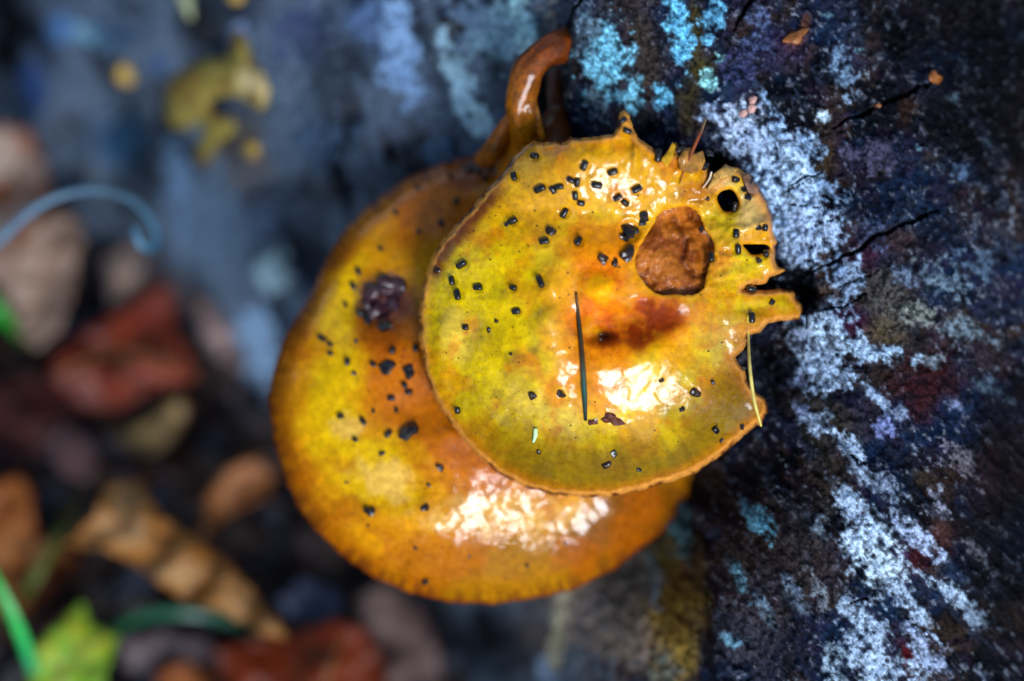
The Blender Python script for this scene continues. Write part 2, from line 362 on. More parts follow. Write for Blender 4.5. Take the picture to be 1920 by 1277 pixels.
# ------------------------------------------------------------------ the log: pigment and painted-in shade
PALE = [  # cx, cy, rx, ry, angle, colour, strength
    (1480, 350, 85, 130, -20, (140, 165, 190), 1.1), (1550, 660, 70, 70, 20, (140, 160, 182), .9), 
    (1140, 115, 50, 75, 0, (120, 185, 200), 1.0), (1190, 180, 18, 40, 0, (120, 185, 200), .8), (1275, 60, 26, 90, -6, (110, 185, 210), 1.0), (1335, 25, 26, 45, 10, (110, 180, 205), .9),
    (1242, 180, 24, 26, 0, (110, 185, 210), .9), (1326, 146, 17, 22, -20, (160, 220, 235), 1.0), (1350, 108, 14, 14, 0, (160, 220, 235), .9), (1100, 60, 25, 40, 0, (90, 110, 120), .7), (1110, 200, 25, 40, 0, (110, 130, 135), .7),
    (1330, 210, 26, 26, 0, (150, 165, 185), .9), (1390, 225, 38, 30, 20, (165, 175, 190), 1.0), (1420, 275, 55, 42, 20, (165, 180, 200), 1.1), (1475, 290, 55, 48, 0, (170, 190, 210), 1.1), (1480, 355, 62, 60, 20, (175, 195, 212), 1.3), (1515, 430, 62, 66, 10, (165, 182, 202), 1.15),
    (1545, 220, 20, 14, 10, (190, 205, 220), 1.0), (1580, 120, 22, 60, -25, (110, 130, 150), .8), (1590, 180, 18, 24, 0, (150, 170, 190), .8), (1420, 70, 40, 50, 20, (80, 90, 120), .8), (1385, 120, 40, 40, 0, (60, 60, 90), .6),
    (1590, 540, 30, 64, 12, (140, 158, 178), 1.0), (1570, 500, 30, 40, 0, (120, 140, 165), .8), (1545, 640, 58, 48, 20, (178, 196, 215), 1.3), (1500, 630, 22, 22, 20, (150, 160, 180), .9), (1610, 655, 90, 20, 8, (170, 190, 205), 1.0), (1550, 705, 40, 55, 65, (165, 182, 200), 1.1), (1500, 715, 34, 14, -10, (130, 140, 170), .8),
    (1640, 745, 36, 13, 45, (150, 165, 185), .9), (1505, 770, 22, 22, 0, (130, 140, 165), .7), (1540, 790, 28, 36, 60, (150, 165, 180), .9), (1590, 835, 50, 20, 45, (170, 185, 200), 1.0), (1660, 800, 35, 20, 50, (120, 125, 165), .8), (1690, 780, 20, 20, 0, (120, 130, 150), .7),
    (1645, 900, 60, 22, 35, (140, 150, 165), .9), (1610, 960, 60, 24, 50, (170, 185, 200), 1.0), (1625, 1010, 44, 40, 20, (185, 200, 212), 1.15), (1650, 1065, 50, 44, 20, (190, 205, 212), 1.15), (1720, 1010, 60, 20, 45, (170, 180, 200), .95), (1780, 1110, 95, 15, 35, (175, 190, 205), 1.0), (1830, 1150, 40, 20, 35, (165, 180, 195), .9),
    (1700, 1130, 80, 20, 50, (155, 170, 185), .9), (1620, 1180, 46, 80, -20, (150, 165, 180), .95), (1660, 1250, 70, 34, 30, (165, 180, 195), 1.0), (1560, 1250, 30, 40, 0, (140, 155, 165), .8), (1740, 1220, 60, 26, 55, (150, 160, 180), .85), (1760, 940, 60, 16, 50, (130, 130, 140), .8), (1800, 860, 60, 20, 50, (110, 100, 105), .7), (1820, 1020, 50, 16, 50, (120, 115, 120), .7),
    (1420, 975, 56, 20, 58, (100, 160, 175), 1.1), (1545, 985, 20, 30, 0, (110, 120, 125), .7), (1385, 1080, 60, 14, 65, (90, 125, 135), .8), (1370, 1200, 26, 14, 0, (120, 160, 175), .9), (1430, 1140, 60, 15, 62, (95, 110, 120), .8), (1490, 1100, 50, 16, 60, (100, 110, 120), .75), (1540, 1120, 50, 15, 60, (130, 135, 140), .8),
    (1760, 520, 60, 36, 20, (100, 115, 125), .75), (1720, 590, 70, 26, 15, (120, 120, 110), .8), (1810, 620, 70, 20, 20, (110, 120, 125), .8), (1840, 500, 50, 26, 30, (75, 90, 105), .7), (1700, 520, 34, 20, 0, (90, 100, 115), .8), (1850, 720, 50, 20, 30, (70, 85, 95), .7), (1740, 680, 30, 16, 0, (110, 115, 120), .6), (1790, 760, 20, 14, 0, (120, 125, 150), .8),
    (1785, 185, 13, 11, 0, (150, 175, 185), .9), (1800, 320, 24, 14, 30, (90, 110, 135), .8), (1720, 275, 10, 9, 0, (110, 140, 150), .8), (1855, 265, 10, 10, 0, (80, 100, 110), .7), (1800, 220, 22, 18, 0, (70, 85, 100), .7), (1640, 290, 60, 40, 10, (72, 66, 84), .9), (1610, 95, 10, 8, 0, (110, 140, 150), .8), (1555, 30, 16, 8, 0, (100, 130, 140), .8), (1640, 440, 40, 40, 0, (70, 75, 95), .7),
    (745, 70, 40, 105, -12, (112, 134, 158), 1.1), (690, 40, 40, 60, -20, (70, 86, 110), .9), (860, 155, 26, 80, -18, (140, 165, 172), 1.1), (905, 232, 20, 36, -20, (150, 172, 172), 1.1), (930, 60, 70, 60, -20, (105, 128, 135), 1.0), (985, 60, 26, 60, -20, (130, 160, 160), .8), (840, 290, 60, 26, 10, (70, 85, 100), .8), (1030, 30, 26, 50, 0, (110, 105, 100), .7), (880, 30, 40, 50, 0, (85, 100, 115), .9), (1050, 190, 20, 60, 0, (130, 130, 120), .7),
    (512, 505, 34, 42, 0, (150, 170, 180), 1.1), (485, 645, 36, 70, -15, (112, 132, 150), 1.0), (420, 430, 80, 80, 0, (76, 90, 104), .9), (330, 330, 26, 110, -4, (84, 104, 124), .8), (500, 400, 60, 60, 0, (70, 82, 98), .8), (600, 260, 60, 60, 0, (58, 72, 88), .8), (470, 330, 40, 40, 0, (90, 82, 80), .6),
    (110, 50, 30, 22, 20, (70, 100, 135), 1.0), (170, 70, 45, 18, 10, (100, 130, 140), 1.0), (60, 170, 26, 60, -10, (40, 62, 100), .8), (95, 220, 26, 26, 0, (80, 88, 100), .8), (230, 270, 60, 60, 0, (34, 62, 84), .7), (215, 60, 60, 30, 0, (40, 60, 80), .6), (560, 60, 60, 60, 0, (56, 62, 84), .7), (300, 120, 20, 20, 0, (60, 76, 104), .7), (450, 70, 20, 50, 0, (110, 120, 140), .8),
    (1275, 985, 26, 80, -8, (125, 158, 155), 1.1), (1225, 1080, 14, 60, -6, (135, 155, 155), .9), (1190, 1080, 50, 60, 0, (122, 108, 96), .8), (1110, 1150, 60, 110, 0, (104, 92, 86), .8), (1045, 1190, 18, 110, 8, (160, 145, 115), 1.1), (1030, 1265, 26, 34, 0, (125, 140, 155), .9), (1100, 1250, 60, 40, 0, (85, 90, 96), .7), (1250, 1250, 30, 50, 0, (110, 108, 90), .8), (1000, 1120, 30, 30, 0, (70, 66, 66), .8)]
TINT = [(1160, 1130, 150, 140, 0, (150, 132, 116), .95), (1262, 1140, 55, 160, -10, (170, 138, 60), .95), (1000, 1200, 60, 100, 0, (70, 64, 64), .6), (1460, 1040, 120, 120, 0, (62, 54, 50), .5), (1400, 1200, 90, 90, 0, (70, 66, 74), .5), (1560, 900, 60, 60, 0, (74, 66, 52), .5), (1660, 560, 70, 60, 0, (84, 78, 70), .55), (1260, 1120, 40, 130, -10, (120, 95, 40), .75), (1310, 1060, 20, 80, -8, (100, 84, 40), .5), (1300, 60, 22, 100, 4, (64, 56, 24), .8), (1290, 210, 34, 60, 0, (58, 50, 28), .8), (1205, 60, 40, 80, 0, (66, 58, 52), .7), (1310, 130, 30, 30, 0, (66, 60, 22), .8), (1170, 225, 50, 26, 0, (72, 68, 72), .6), (1215, 150, 26, 60, 0, (60, 50, 44), .7),
        (1545, 300, 26, 60, 10, (58, 44, 28), .7), (1545, 490, 18, 40, 10, (84, 66, 52), .7), (1555, 545, 40, 26, 0, (92, 74, 62), .7), (1600, 600, 42, 30, 30, (62, 24, 52), .85), (1730, 720, 70, 80, 40, (52, 20, 22), .75), (1620, 480, 36, 30, 0, (66, 30, 48), .7), (1690, 450, 60, 26, 0, (70, 52, 50), .6), (1660, 620, 40, 50, 60, (92, 80, 58), .6), (1500, 740, 60, 40, 0, (62, 56, 52), .6), (1560, 800, 60, 60, 40, (66, 60, 48), .5),
        (1720, 1050, 20, 30, 0, (56, 14, 20), .8), (1700, 1230, 14, 34, -20, (80, 14, 22), .8), (1690, 1060, 14, 46, 0, (74, 50, 88), .6), (1490, 75, 26, 18, -30, (110, 70, 48), .9), (1510, 45, 12, 30, 20, (96, 60, 44), .8), (1700, 200, 18, 40, 10, (80, 54, 36), .7), (1760, 1010, 40, 40, 40, (84, 50, 50), .5), (1470, 90, 60, 40, 0, (58, 44, 76), .5), (1640, 75, 18, 26, 0, (60, 46, 44), .7), (1860, 900, 80, 160, 20, (40, 22, 26), .6),
        (1150, 1100, 80, 60, 0, (86, 70, 62), .6), (450, 270, 60, 60, 0, (92, 76, 48), .5), (480, 380, 40, 60, 0, (66, 58, 56), .6), (960, 130, 50, 40, 0, (60, 66, 74), .5), (1075, 110, 12, 90, 0, (36, 30, 26), .6)]
DARK = [(1450, 690, 70, 70, 20, .9), (1400, 880, 70, 40, -40, .75), (1340, 950, 70, 60, 0, .5), (1335, 303, 55, 24, 10, .85), (1505, 540, 36, 60, -25, .95), (1870, 130, 220, 260, 0, .88), (1700, 60, 120, 90, 0, .6), (1640, 380, 60, 40, 0, .4), (1890, 1000, 100, 330, 0, .72), (1760, 420, 80, 60, 0, .5), (1560, 890, 26, 50, 40, .5), (1500, 730, 40, 20, 0, .3),  # dark wood and stains, with the right side's shade and cap shadow painted in
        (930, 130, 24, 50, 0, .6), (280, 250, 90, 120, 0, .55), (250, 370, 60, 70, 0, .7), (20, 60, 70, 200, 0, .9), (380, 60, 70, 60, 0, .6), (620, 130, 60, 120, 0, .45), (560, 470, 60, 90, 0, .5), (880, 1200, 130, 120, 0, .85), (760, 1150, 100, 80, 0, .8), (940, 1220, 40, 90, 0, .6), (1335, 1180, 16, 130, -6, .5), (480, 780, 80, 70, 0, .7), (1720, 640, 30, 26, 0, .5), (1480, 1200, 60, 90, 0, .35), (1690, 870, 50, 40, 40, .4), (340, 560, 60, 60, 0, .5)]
def wood_colour(px, py, fields, crack):
    grain, gran, fine, wl_, wb = fields
    nz = lambda v: np.clip((v - .5) * 2.6 + .5, 0, 1)
    g = nz(grain); k1 = nz(gran); k2 = nz(fine)
    g3 = nz(fbm(px / 5.5, py / 5.5, 57, 2)); big = nz(fbm(px / 150, py / 150, 58, 3))
    dark = lin((5, 8, 17)); mid = lin((54, 66, 88)); brown = lin((62, 47, 36))
    c = mixc(dark[None] * np.ones(px.shape + (1,)), mid, ss(.30, .95, .42 * g + .28 * k1 + .12 * k2 + .18 * big))
    c = mixc(c, brown, .6 * ss(.45, .8, nz(fbm(px / 60, py / 60, 81, 4)) * .7 + .3 * k1))
    c = mixc(c, lin((14, 38, 70)), .6 * ss(.45, .8, nz(fbm(px / 110 + 9, py / 110, 85, 3))))
    c = mixc(c, lin((50, 36, 58)), .35 * ss(.6, .9, nz(fbm(px / 45 + 30, py / 45, 86, 3))) * (1 - wl_))
    c = mixc(c, lin((150, 160, 176)), ss(.68, .95, .4 * k2 + .35 * g3 + .25 * k1) * .55 * (1 - .5 * wl_))
    c = mixc(c, lin((104, 122, 142)), wl_ * .85 * ss(.1, .8, .6 * g + .4 * big))
    tex = (.34 * k1 + .24 * k2 + .20 * g3 + .22 * g) - .5
    def loc(x, y, rx, ry): return (abs(px - x) < 1.7 * max(rx, ry)) & (abs(py - y) < 1.7 * max(rx, ry))
    def soft(k_, x, y, rx, ry, a, wp, sd, fq):
        ca = math.cos(math.radians(a)); sa = math.sin(math.radians(a)); X = px[k_] - x; Y = py[k_] - y
        r_ = np.sqrt(((X * ca + Y * sa) / rx) ** 2 + ((-X * sa + Y * ca) / ry) ** 2) + wp * 2 * (fbm(px[k_] / fq, py[k_] / fq, sd, 4) - .5)
        return 1 - ss(.15, 1.35, r_)
    for i, (x, y, rx, ry, a, k, s) in enumerate(TINT):
        k_ = loc(x, y, rx, ry); f = soft(k_, x, y, rx, ry, a, .5, 200 + i, 34) * s
        c[k_] = mixc(c[k_], lin(k), np.clip(f * 1.3 + tex[k_] * .9 * f, 0, .95))
    for i, (x, y, rx, ry, a, k, s) in enumerate(PALE):
        k_ = loc(x, y, rx * 1.2, ry * 1.2); f = soft(k_, x, y, rx * 1.15, ry * 1.15, a, .6, 300 + i, 26) * (min(s, 1.05) if x > 1000 else 1.35 * s)
        t = ss(.22, .92, f * .95 + tex[k_] * 1.5 * np.minimum(1, f * 3)); v = .78 + .5 * (k2[k_] * .5 + g3[k_] * .5)
        c[k_] = mixc(c[k_], np.minimum(lin(k) * np.array([1.05, 1.17, 1.3]) * (1.6 if x < 1000 else 1.0), .85), np.clip(t, 0, 1)) * (1 + (v - 1) * t)[..., None]
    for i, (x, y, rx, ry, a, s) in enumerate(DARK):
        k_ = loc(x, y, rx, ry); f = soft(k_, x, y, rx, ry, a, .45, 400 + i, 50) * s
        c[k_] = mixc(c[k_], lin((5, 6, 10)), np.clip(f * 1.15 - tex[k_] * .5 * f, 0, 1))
    pit = ss(.70, .86, nz(fbm(px / 8, py / 8, 59, 3))) * (1 - .6 * wl_); c = mixc(c, lin((10, 10, 16)), pit * .7)
    return mixc(c, lin((5, 5, 7)), crack * .95)
# surface grid: fine in the photographed part, running on well beyond it
gx = np.concatenate([np.arange(-1400, -400, 50), np.arange(-400, -20, 12), np.arange(-20, 1000, 4.5), np.arange(1000, 1940, 2.6), np.arange(1940, 2400, 12), np.arange(2400, 3500, 50)])
gy = np.concatenate([np.arange(-1400, -400, 50), np.arange(-400, -20, 12), np.arange(-20, 1300, 2.8), np.arange(1300, 1700, 12), np.arange(1700, 2700, 50)])
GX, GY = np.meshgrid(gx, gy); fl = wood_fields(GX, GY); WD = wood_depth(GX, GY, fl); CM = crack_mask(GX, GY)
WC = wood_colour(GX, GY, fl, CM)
ny, nx = GX.shape
front = PA(GX.ravel(), GY.ravel(), WD.ravel())
idx = np.arange(nx * ny).reshape(ny, nx)
Fq = np.stack([idx[:-1, :-1], idx[1:, :-1], idx[1:, 1:], idx[:-1, 1:]], -1).reshape(-1, 4)
ring = np.concatenate([idx[0, :], idx[1:, -1], idx[-1, -2::-1], idx[-2:0:-1, 0]])
back = front[ring].copy(); back[:, 2] = -0.02        # the body goes straight down into the soil
nb = len(front); rn = np.roll(np.arange(len(ring)), -1)
Wq = np.stack([ring, ring[rn], nb + rn, nb + np.arange(len(ring))], -1)
log_base = P(1500, 600, 110); log_base.z = 0
log = thing('fallen_log', log_base, 'dark weathered wet log with blue grey lichen stains and cracks behind the mushrooms', 'log')
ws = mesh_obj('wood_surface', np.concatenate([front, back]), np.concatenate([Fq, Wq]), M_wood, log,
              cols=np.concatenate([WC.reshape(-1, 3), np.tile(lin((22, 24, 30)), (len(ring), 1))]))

# ------------------------------------------------------------------ front mushroom cap
CX, CY, CR = 1125, 595, 338
FRONT = [(1000, 263), (978, 278), (960, 300), (938, 330), (905, 365), (880, 395), (850, 425), (825, 455), (810, 480), (799, 512), (790, 550), (785, 600), (787, 640), (795, 690), (810, 735), (830, 775), (860, 815), (892, 850), (932, 885), (980, 912), (1040, 928), (1100, 934), (1160, 929), (1210, 917), (1260, 904), (1310, 882), (1350, 855), (1390, 820), (1428, 792), (1442, 770), (1436, 748), (1420, 738), (1412, 726), (1400, 712), (1398, 694), (1386, 684), (1380, 668), (1394, 657), (1402, 632), (1424, 624), (1440, 607), (1465, 602), (1498, 601), (1507, 586), (1496, 562), (1485, 544), (1462, 541), (1432, 545), (1392, 543), (1404, 537), (1438, 531), (1444, 521), (1472, 508), (1459, 500), (1452, 482), (1456, 455), (1448, 430), (1450, 405), (1436, 372), (1420, 345), (1406, 331), (1385, 315), (1362, 309), (1342, 322), (1332, 338), (1326, 312), (1310, 285), (1290, 279), (1277, 288), (1266, 267), (1257, 288), (1245, 297), (1236, 287), (1214, 270), (1195, 256), (1186, 240), (1181, 216), (1170, 205), (1160, 210), (1159, 236), (1150, 251), (1128, 253), (1090, 259), (1069, 255), (1060, 266), (1040, 262), (1020, 266)]
out_f = densify(FRONT, 5, 3.0, 3)
BITE = [(1240, 397), (1262, 390), (1290, 386), (1310, 398), (1320, 428), (1335, 450), (1340, 474), (1326, 496), (1324, 520), (1318, 545), (1288, 556), (1258, 550), (1238, 554), (1212, 538), (1197, 514), (1189, 490), (1200, 462), (1222, 424)]
bite = densify(smooth_poly(BITE, 1), 5, 3.5, 8)
hole1 = np.array([(1365 + 20 * math.cos(t) + 2 * math.sin(3 * t), 376 + 21 * math.sin(t)) for t in np.linspace(0, 2 * math.pi, 22)[:-1]])
hole2 = np.array([(1418 + 24 * math.cos(t) + 3 * math.sin(3 * t), 465 + 10 * math.sin(t) - 3 * math.cos(2 * t)) for t in np.linspace(0, 2 * math.pi, 22)[:-1]])
FP = [(1005, 294, 5, 17), (965, 332, 78, 16), (1096, 310, -65, 19), (1149, 322, -18, 19), (1014, 353, -25, 23), (1119, 346, 8, 20), (1058, 399, -58, 20), (963, 415, -25, 17), (1021, 454, -10, 18), (1085, 454, -65, 18), (867, 497, -30, 21), (849, 526, 76, 16), (860, 553, 76, 20), (898, 539, 0, 17), (963, 541, 15, 13), (1015, 529, 65, 25), (969, 583, -10, 16),
      (1232, 292, 98, 24), (1193, 354, -26, 20), (1376, 337, 8, 16), (1377, 438, 92, 17), (1381, 467, 86, 19), (1331, 483, 90, 19), (1407, 542, 6, 19), (1407, 596, 88, 20), (1340, 804, 52, 16), (860, 768, 84, 13), (874, 613, 0, 11), (1435, 478, 80, 13), (1432, 426, 100, 12)]
PAIRS = [(1049, 350, -8, 17), (1037, 355, 58, 15), (1070, 337, 28, 15), (1082, 341, 100, 17), (1079, 366, 86, 17), (1089, 379, 12, 14), (1158, 370, -32, 17), (1171, 379, 40, 15)]
def G2(px, py, x, y, rx, ry=None):
    ry = ry or rx; return np.exp(-((px - x) / rx) ** 2 - ((py - y) / ry) ** 2)
SUNV = Vector((0, 0, 1)); SUNV.rotate(suno.rotation_euler)
def facets(base, px, py, spots):
    """level the dome locally to mirror the sun, shaping highlights in at the spots"""
    d = base(px, py); sc = (SUNV.x, SUNV.dot(UP), -SUNV.dot(FWD))
    for (x, y, rx, ry, ang, w) in spots:
        v = Vector((-(x - 960) * S, (y - 638.5) * S, D)).normalized(); h = Vector(sc) + v
        gx, gy = h.x / h.z * S * 1e3, -h.y / h.z * S * 1e3
        d0 = float(base(np.array([float(x)]), np.array([float(y)]))[0])
        ca, sa = math.cos(math.radians(ang)), math.sin(math.radians(ang)); X = px - x; Y = py - y
        m_ = w * np.exp(-(((X * ca + Y * sa) / rx) ** 2 + ((-X * sa + Y * ca) / ry) ** 2) ** 1.5)
        d = d + (d0 + gx * X + gy * Y - d) * m_
    return d
FSPOT = [(1230, 735, 125, 62, 8, .7), (1130, 335, 125, 52, 0, .7), (1036, 625, 26, 85, -4, .7), (965, 775, 85, 45, 25, .65), (852, 640, 34, 70, 8, .5), (1372, 640, 44, 80, 0, .55), (1298, 585, 30, 34, 0, .5), (990, 565, 60, 22, 0, .45), (1255, 345, 60, 40, 0, .5), (1440, 575, 45, 14, 0, .6)]
RSPOT = [(880, 985, 190, 46, 6, .65), (1100, 965, 85, 36, -22, .75), (730, 900, 60, 40, 20, .45), (850, 830, 30, 24, 30, .6)]
def front_depth(px, py):
    px = np.asarray(px, float); py = np.asarray(py, float)
    d = facets(front_base, px, py, FSPOT)
    return d + .22 * (fbm(px / 26, py / 26, 508, 3) - .5)
def front_base(px, py):
    px = np.asarray(px, float); py = np.asarray(py, float)
    r = np.hypot(px - CX, py - CY) / CR; th = np.arctan2(py - CY, px - CX)
    d = -5.0 + 11.0 * r ** 2.25
    d = d - 2.0 * ss(.0, 1., (px - 1250) / 250) * r ** 2                     # right side hangs less
    um = np.exp(-(np.abs(px - 1165) / 190) ** 3); q_ = np.maximum(0, 425 - py); d = d - um * .074 * q_ * q_ / (q_ + 25)          # upturned, torn upper margin
    d = d - (1 - um) * 3.2 * ss(0, 260, CY - py) * ss(.45, 1.0, r)
    rc = np.hypot((px - 1150) / 1.15, py - 585); d = d + 1.5 * np.exp(-(rc / 95) ** 2) - .7 * np.exp(-((rc - 115) / 34) ** 2)
    d = d - 2.4 * G2(px, py, 1128, 545, 38, 34) + 2.4 * G2(px, py, 1128, 628, 22, 13) + 1.0 * G2(px, py, 1170, 600, 40, 24) + .9 * G2(px, py, 1215, 610, 70, 40)
    d = d + .8 * G2(px, py, 1085, 640, 20, 120) - .45 * G2(px, py, 1040, 640, 16, 90)
    d = d + 1.2 * (fbm(px / 110, py / 110, 501, 3) - .5) + .35 * (fbm(px / 30, py / 30, 502, 3) - .5)
    d = d + (.35 * (fbm(th * 14, r * 2, 503, 3) - .5) + .07 * (fbm(th * 40, r * 4, 504, 2) - .5)) * ss(.35, .8, r)        # fine radial folds
    cr = ss(0, 1, 1.25 * np.exp(-(((px - 1360) / 150) ** 2 + ((py - 390) / 170) ** 2)) - .1) + .55 * np.exp(-(((px - 1180) / 190) ** 2 + ((py - 285) / 70) ** 2))
    rid = 1 - abs(2 * fbm(px / 55, py / 45, 505, 3) - 1)
    d = d + cr * (2.2 * (fbm(px / 38, py / 38, 506, 4) - .5) - 1.6 * (rid - .7))
    d = d - 1.1 * np.exp(-((px - 1192 - (py - 260) * -.02) / 6) ** 2) * ss(205, 240, py) * (1 - ss(310, 345, py))
    d = d + 1.1 * np.exp(-(((px - 1060) / 120) ** 2 + ((py - 395) / 16) ** 2)) * .5
    for (x, y, rr) in ((1180, 434, 20), (1365, 376, 34), (1420, 465, 34)): d = d + .8 * G2(px, py, x, y, rr)
    for (x, y, a, L) in FP + PAIRS + [(1051, 738, 0, 15), (999, 741, 0, 17), (1130, 486, 0, 18), (1180, 434, 0, 34), (1303, 736, 0, 18)]:
        if y > 700 and x > 1350: continue
        rr = np.hypot(px - x, py - y); d = d - .16 * np.exp(-((rr - L * .72) / 3.6) ** 2) + .12 * np.exp(-(rr / (L * .5)) ** 2)
    lip = G2(px, py, 1425, 765, 26, 30); d = d - 1.2 * lip                     # curled lobe beside the big bite
    return d
def front_pig_shade(px, py, de, db):
    th = np.arctan2(py - 575, px - 1130); r = np.hypot(px - 1130, py - 575) / 340
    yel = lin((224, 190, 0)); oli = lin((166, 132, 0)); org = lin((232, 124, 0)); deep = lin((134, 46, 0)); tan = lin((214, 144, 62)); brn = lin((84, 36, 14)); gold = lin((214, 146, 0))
    n = fbm(px / 70, py / 70, 511, 4); n2 = fbm(px / 22, py / 22, 512, 4)
    c = yel[None] * np.ones((len(px), 1))
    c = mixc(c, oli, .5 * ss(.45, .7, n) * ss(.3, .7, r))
    c = mixc(c, gold, .8 * np.clip(blob(px, py, 1050, 350, 200, 130, -25, .5, 514, 60) + blob(px, py, 1230, 330, 150, 90, 20, .5, 519, 60), 0, 1))
    c = mixc(c, yel, .7 * blob(px, py, 900, 480, 90, 80, 0, .5, 516, 50))
    c = mixc(c, org, .95 * blob(px, py, 1170, 560, 165, 140, 0, .35, 517, 60))
    c = mixc(c, org, .7 * np.clip(blob(px, py, 1120, 670, 90, 150, 0, .4, 518, 50) + blob(px, py, 1140, 460, 110, 60, 0, .5, 520, 50), 0, 1))
    c = mixc(c, deep, .95 * np.clip(blob(px, py, 1205, 600, 115, 60, -10, .45, 521, 40) + .8 * blob(px, py, 1110, 630, 50, 24, 10, .4, 534, 30), 0, 1))
    c = mixc(c, lin((232, 104, 0)), .8 * blob(px, py, 1135, 570, 85, 75, 0, .3, 536, 40)); c = mixc(c, lin((255, 176, 0)), .95 * blob(px, py, 1124, 541, 38, 30, 0, .2, 522, 30))
    c = mixc(c, deep, .85 * np.clip(blob(px, py, 1195, 605, 100, 42, -8, .4, 537, 36), 0, 1)); c = mixc(c, lin((60, 16, 8)), .95 * blob(px, py, 1128, 631, 30, 14, 0, .25, 523, 20))
    c = mixc(c, deep, .6 * np.clip(blob(px, py, 1290, 300, 60, 30, 0, .5, 524, 30) + blob(px, py, 1300, 360, 40, 26, 0, .6, 525, 30), 0, 1))
    c = mixc(c, lin((206, 170, 110)), .75 * np.clip(blob(px, py, 1415, 385, 40, 70, 10, .5, 526, 30) + blob(px, py, 1350, 335, 30, 26, 0, .5, 527, 20) + blob(px, py, 1168, 218, 12, 20, 0, .3, 528, 20), 0, 1))
    c = mixc(c, lin((212, 176, 100)), .28 * np.clip(blob(px, py, 1290, 760, 60, 30, 0, .6, 529, 30) + blob(px, py, 1370, 650, 50, 80, 0, .6, 530, 30) + blob(px, py, 1040, 770, 80, 40, 30, .7, 531, 30) + blob(px, py, 860, 620, 40, 60, 0, .6, 532, 30), 0, 1))  # soft pale sheen painted into the skin where the cap shines
    c = mixc(c, gold, .75 * ss(.48, .68, fbm(px / 75 + 31, py / 75, 533, 4))); c = mixc(c, org * .85, .5 * ss(.58, .75, fbm(px / 40 + 11, py / 40, 535, 4)))
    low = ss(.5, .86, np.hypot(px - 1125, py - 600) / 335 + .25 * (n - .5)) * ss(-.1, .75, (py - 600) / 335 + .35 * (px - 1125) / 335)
    c = mixc(c, lin((112, 82, 0)), .9 * low)  # bottom and right of the dome darkened in colour to carry its shade
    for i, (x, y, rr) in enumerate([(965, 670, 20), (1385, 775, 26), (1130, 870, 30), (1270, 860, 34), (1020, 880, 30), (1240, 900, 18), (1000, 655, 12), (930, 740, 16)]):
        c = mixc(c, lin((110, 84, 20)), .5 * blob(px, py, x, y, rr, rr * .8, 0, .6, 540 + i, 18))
    streak = fbm(th * 22, r * 3, 551, 3); c = mixc(c, c * .8, ss(.5, .7, streak) * ss(.3, .9, r) * .7)
    c = mixc(c, c * 1.12, ss(.55, .7, n2) * .8)
    # margin: dried tan edge, brown on the upper left
    e = de + 5 * (fbm(px / 12, py / 12, 552, 3) - .5)
    c = mixc(c, org * .75, (1 - ss(6, 34, e)) * .45)
    ul = np.clip(blob(px, py, 870, 420, 60, 110, 45, .4, 553, 40) + blob(px, py, 820, 500, 30, 40, 0, .4, 554, 30), 0, 1) * (1 - ss(16, 50, e))
    c = mixc(c, lin((104, 44, 8)), ul * .95)
    c = mixc(c, tan, (1 - ss(8, 13, e)) * .95); c = mixc(c, brn, (1 - ss(2, 8, e)) * ss(.42, .6, fbm(px / 18, py / 18, 555, 3)))
    c = mixc(c, lin((232, 160, 26)), (1 - ss(3, 9, db)) * .7)
    return c
V2, F2 = triangulate(out_f, [bite, hole1, hole2], 3.6, 4)
px, py = V2[:, 0], V2[:, 1]
de = dist_poly(out_f, px, py); db = dist_poly(bite, px, py); dh = np.minimum(dist_poly(hole1, px, py), dist_poly(hole2, px, py))
def rim(de, w=13, h=1.3): return h * (1 - np.clip(de / w, 0, 1)) ** 2.2
ft = front_depth(px, py) + rim(de, 9, 1.6) + rim(db, 6, .35) + rim(dh, 7, .6)
th = 1.0 + 4.0 * ss(0, 220, de) * ss(0, 60, db) + .2
up_ = ss(330, 240, py); th = th * (1 - .4 * up_)
wet = .52 + .5 * (fbm(px / 80, py / 80, 561, 3) - .5)
for (x, y, rx, ry, s) in [(1220, 735, 110, 60, .09), (1040, 640, 34, 90, .2), (1150, 330, 150, 60, .15), (1360, 640, 80, 90, .12), (960, 770, 100, 60, .1), (1310, 590, 40, 40, .1), (1210, 600, 70, 40, -.3), (1130, 572, 50, 22, .25), (1130, 632, 26, 14, .4), (1000, 880, 300, 55, -.35), (900, 700, 60, 60, -.08), (1150, 880, 260, 50, -.3), (930, 420, 70, 60, -.12), (1180, 480, 50, 30, -.1)]:
    wet = wet + s * G2(px, py, x, y, rx, ry)
pig = front_pig_shade(px, py, de, np.minimum(db, dh))
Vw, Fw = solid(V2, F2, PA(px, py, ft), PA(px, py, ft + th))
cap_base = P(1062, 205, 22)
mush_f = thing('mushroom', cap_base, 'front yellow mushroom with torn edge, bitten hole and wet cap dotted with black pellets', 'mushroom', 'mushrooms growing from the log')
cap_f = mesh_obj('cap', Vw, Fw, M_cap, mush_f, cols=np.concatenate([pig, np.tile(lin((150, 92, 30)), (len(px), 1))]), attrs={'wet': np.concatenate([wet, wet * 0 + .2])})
cap_f['label'] = 'yellow olive glossy cap with orange centre and ragged margin'
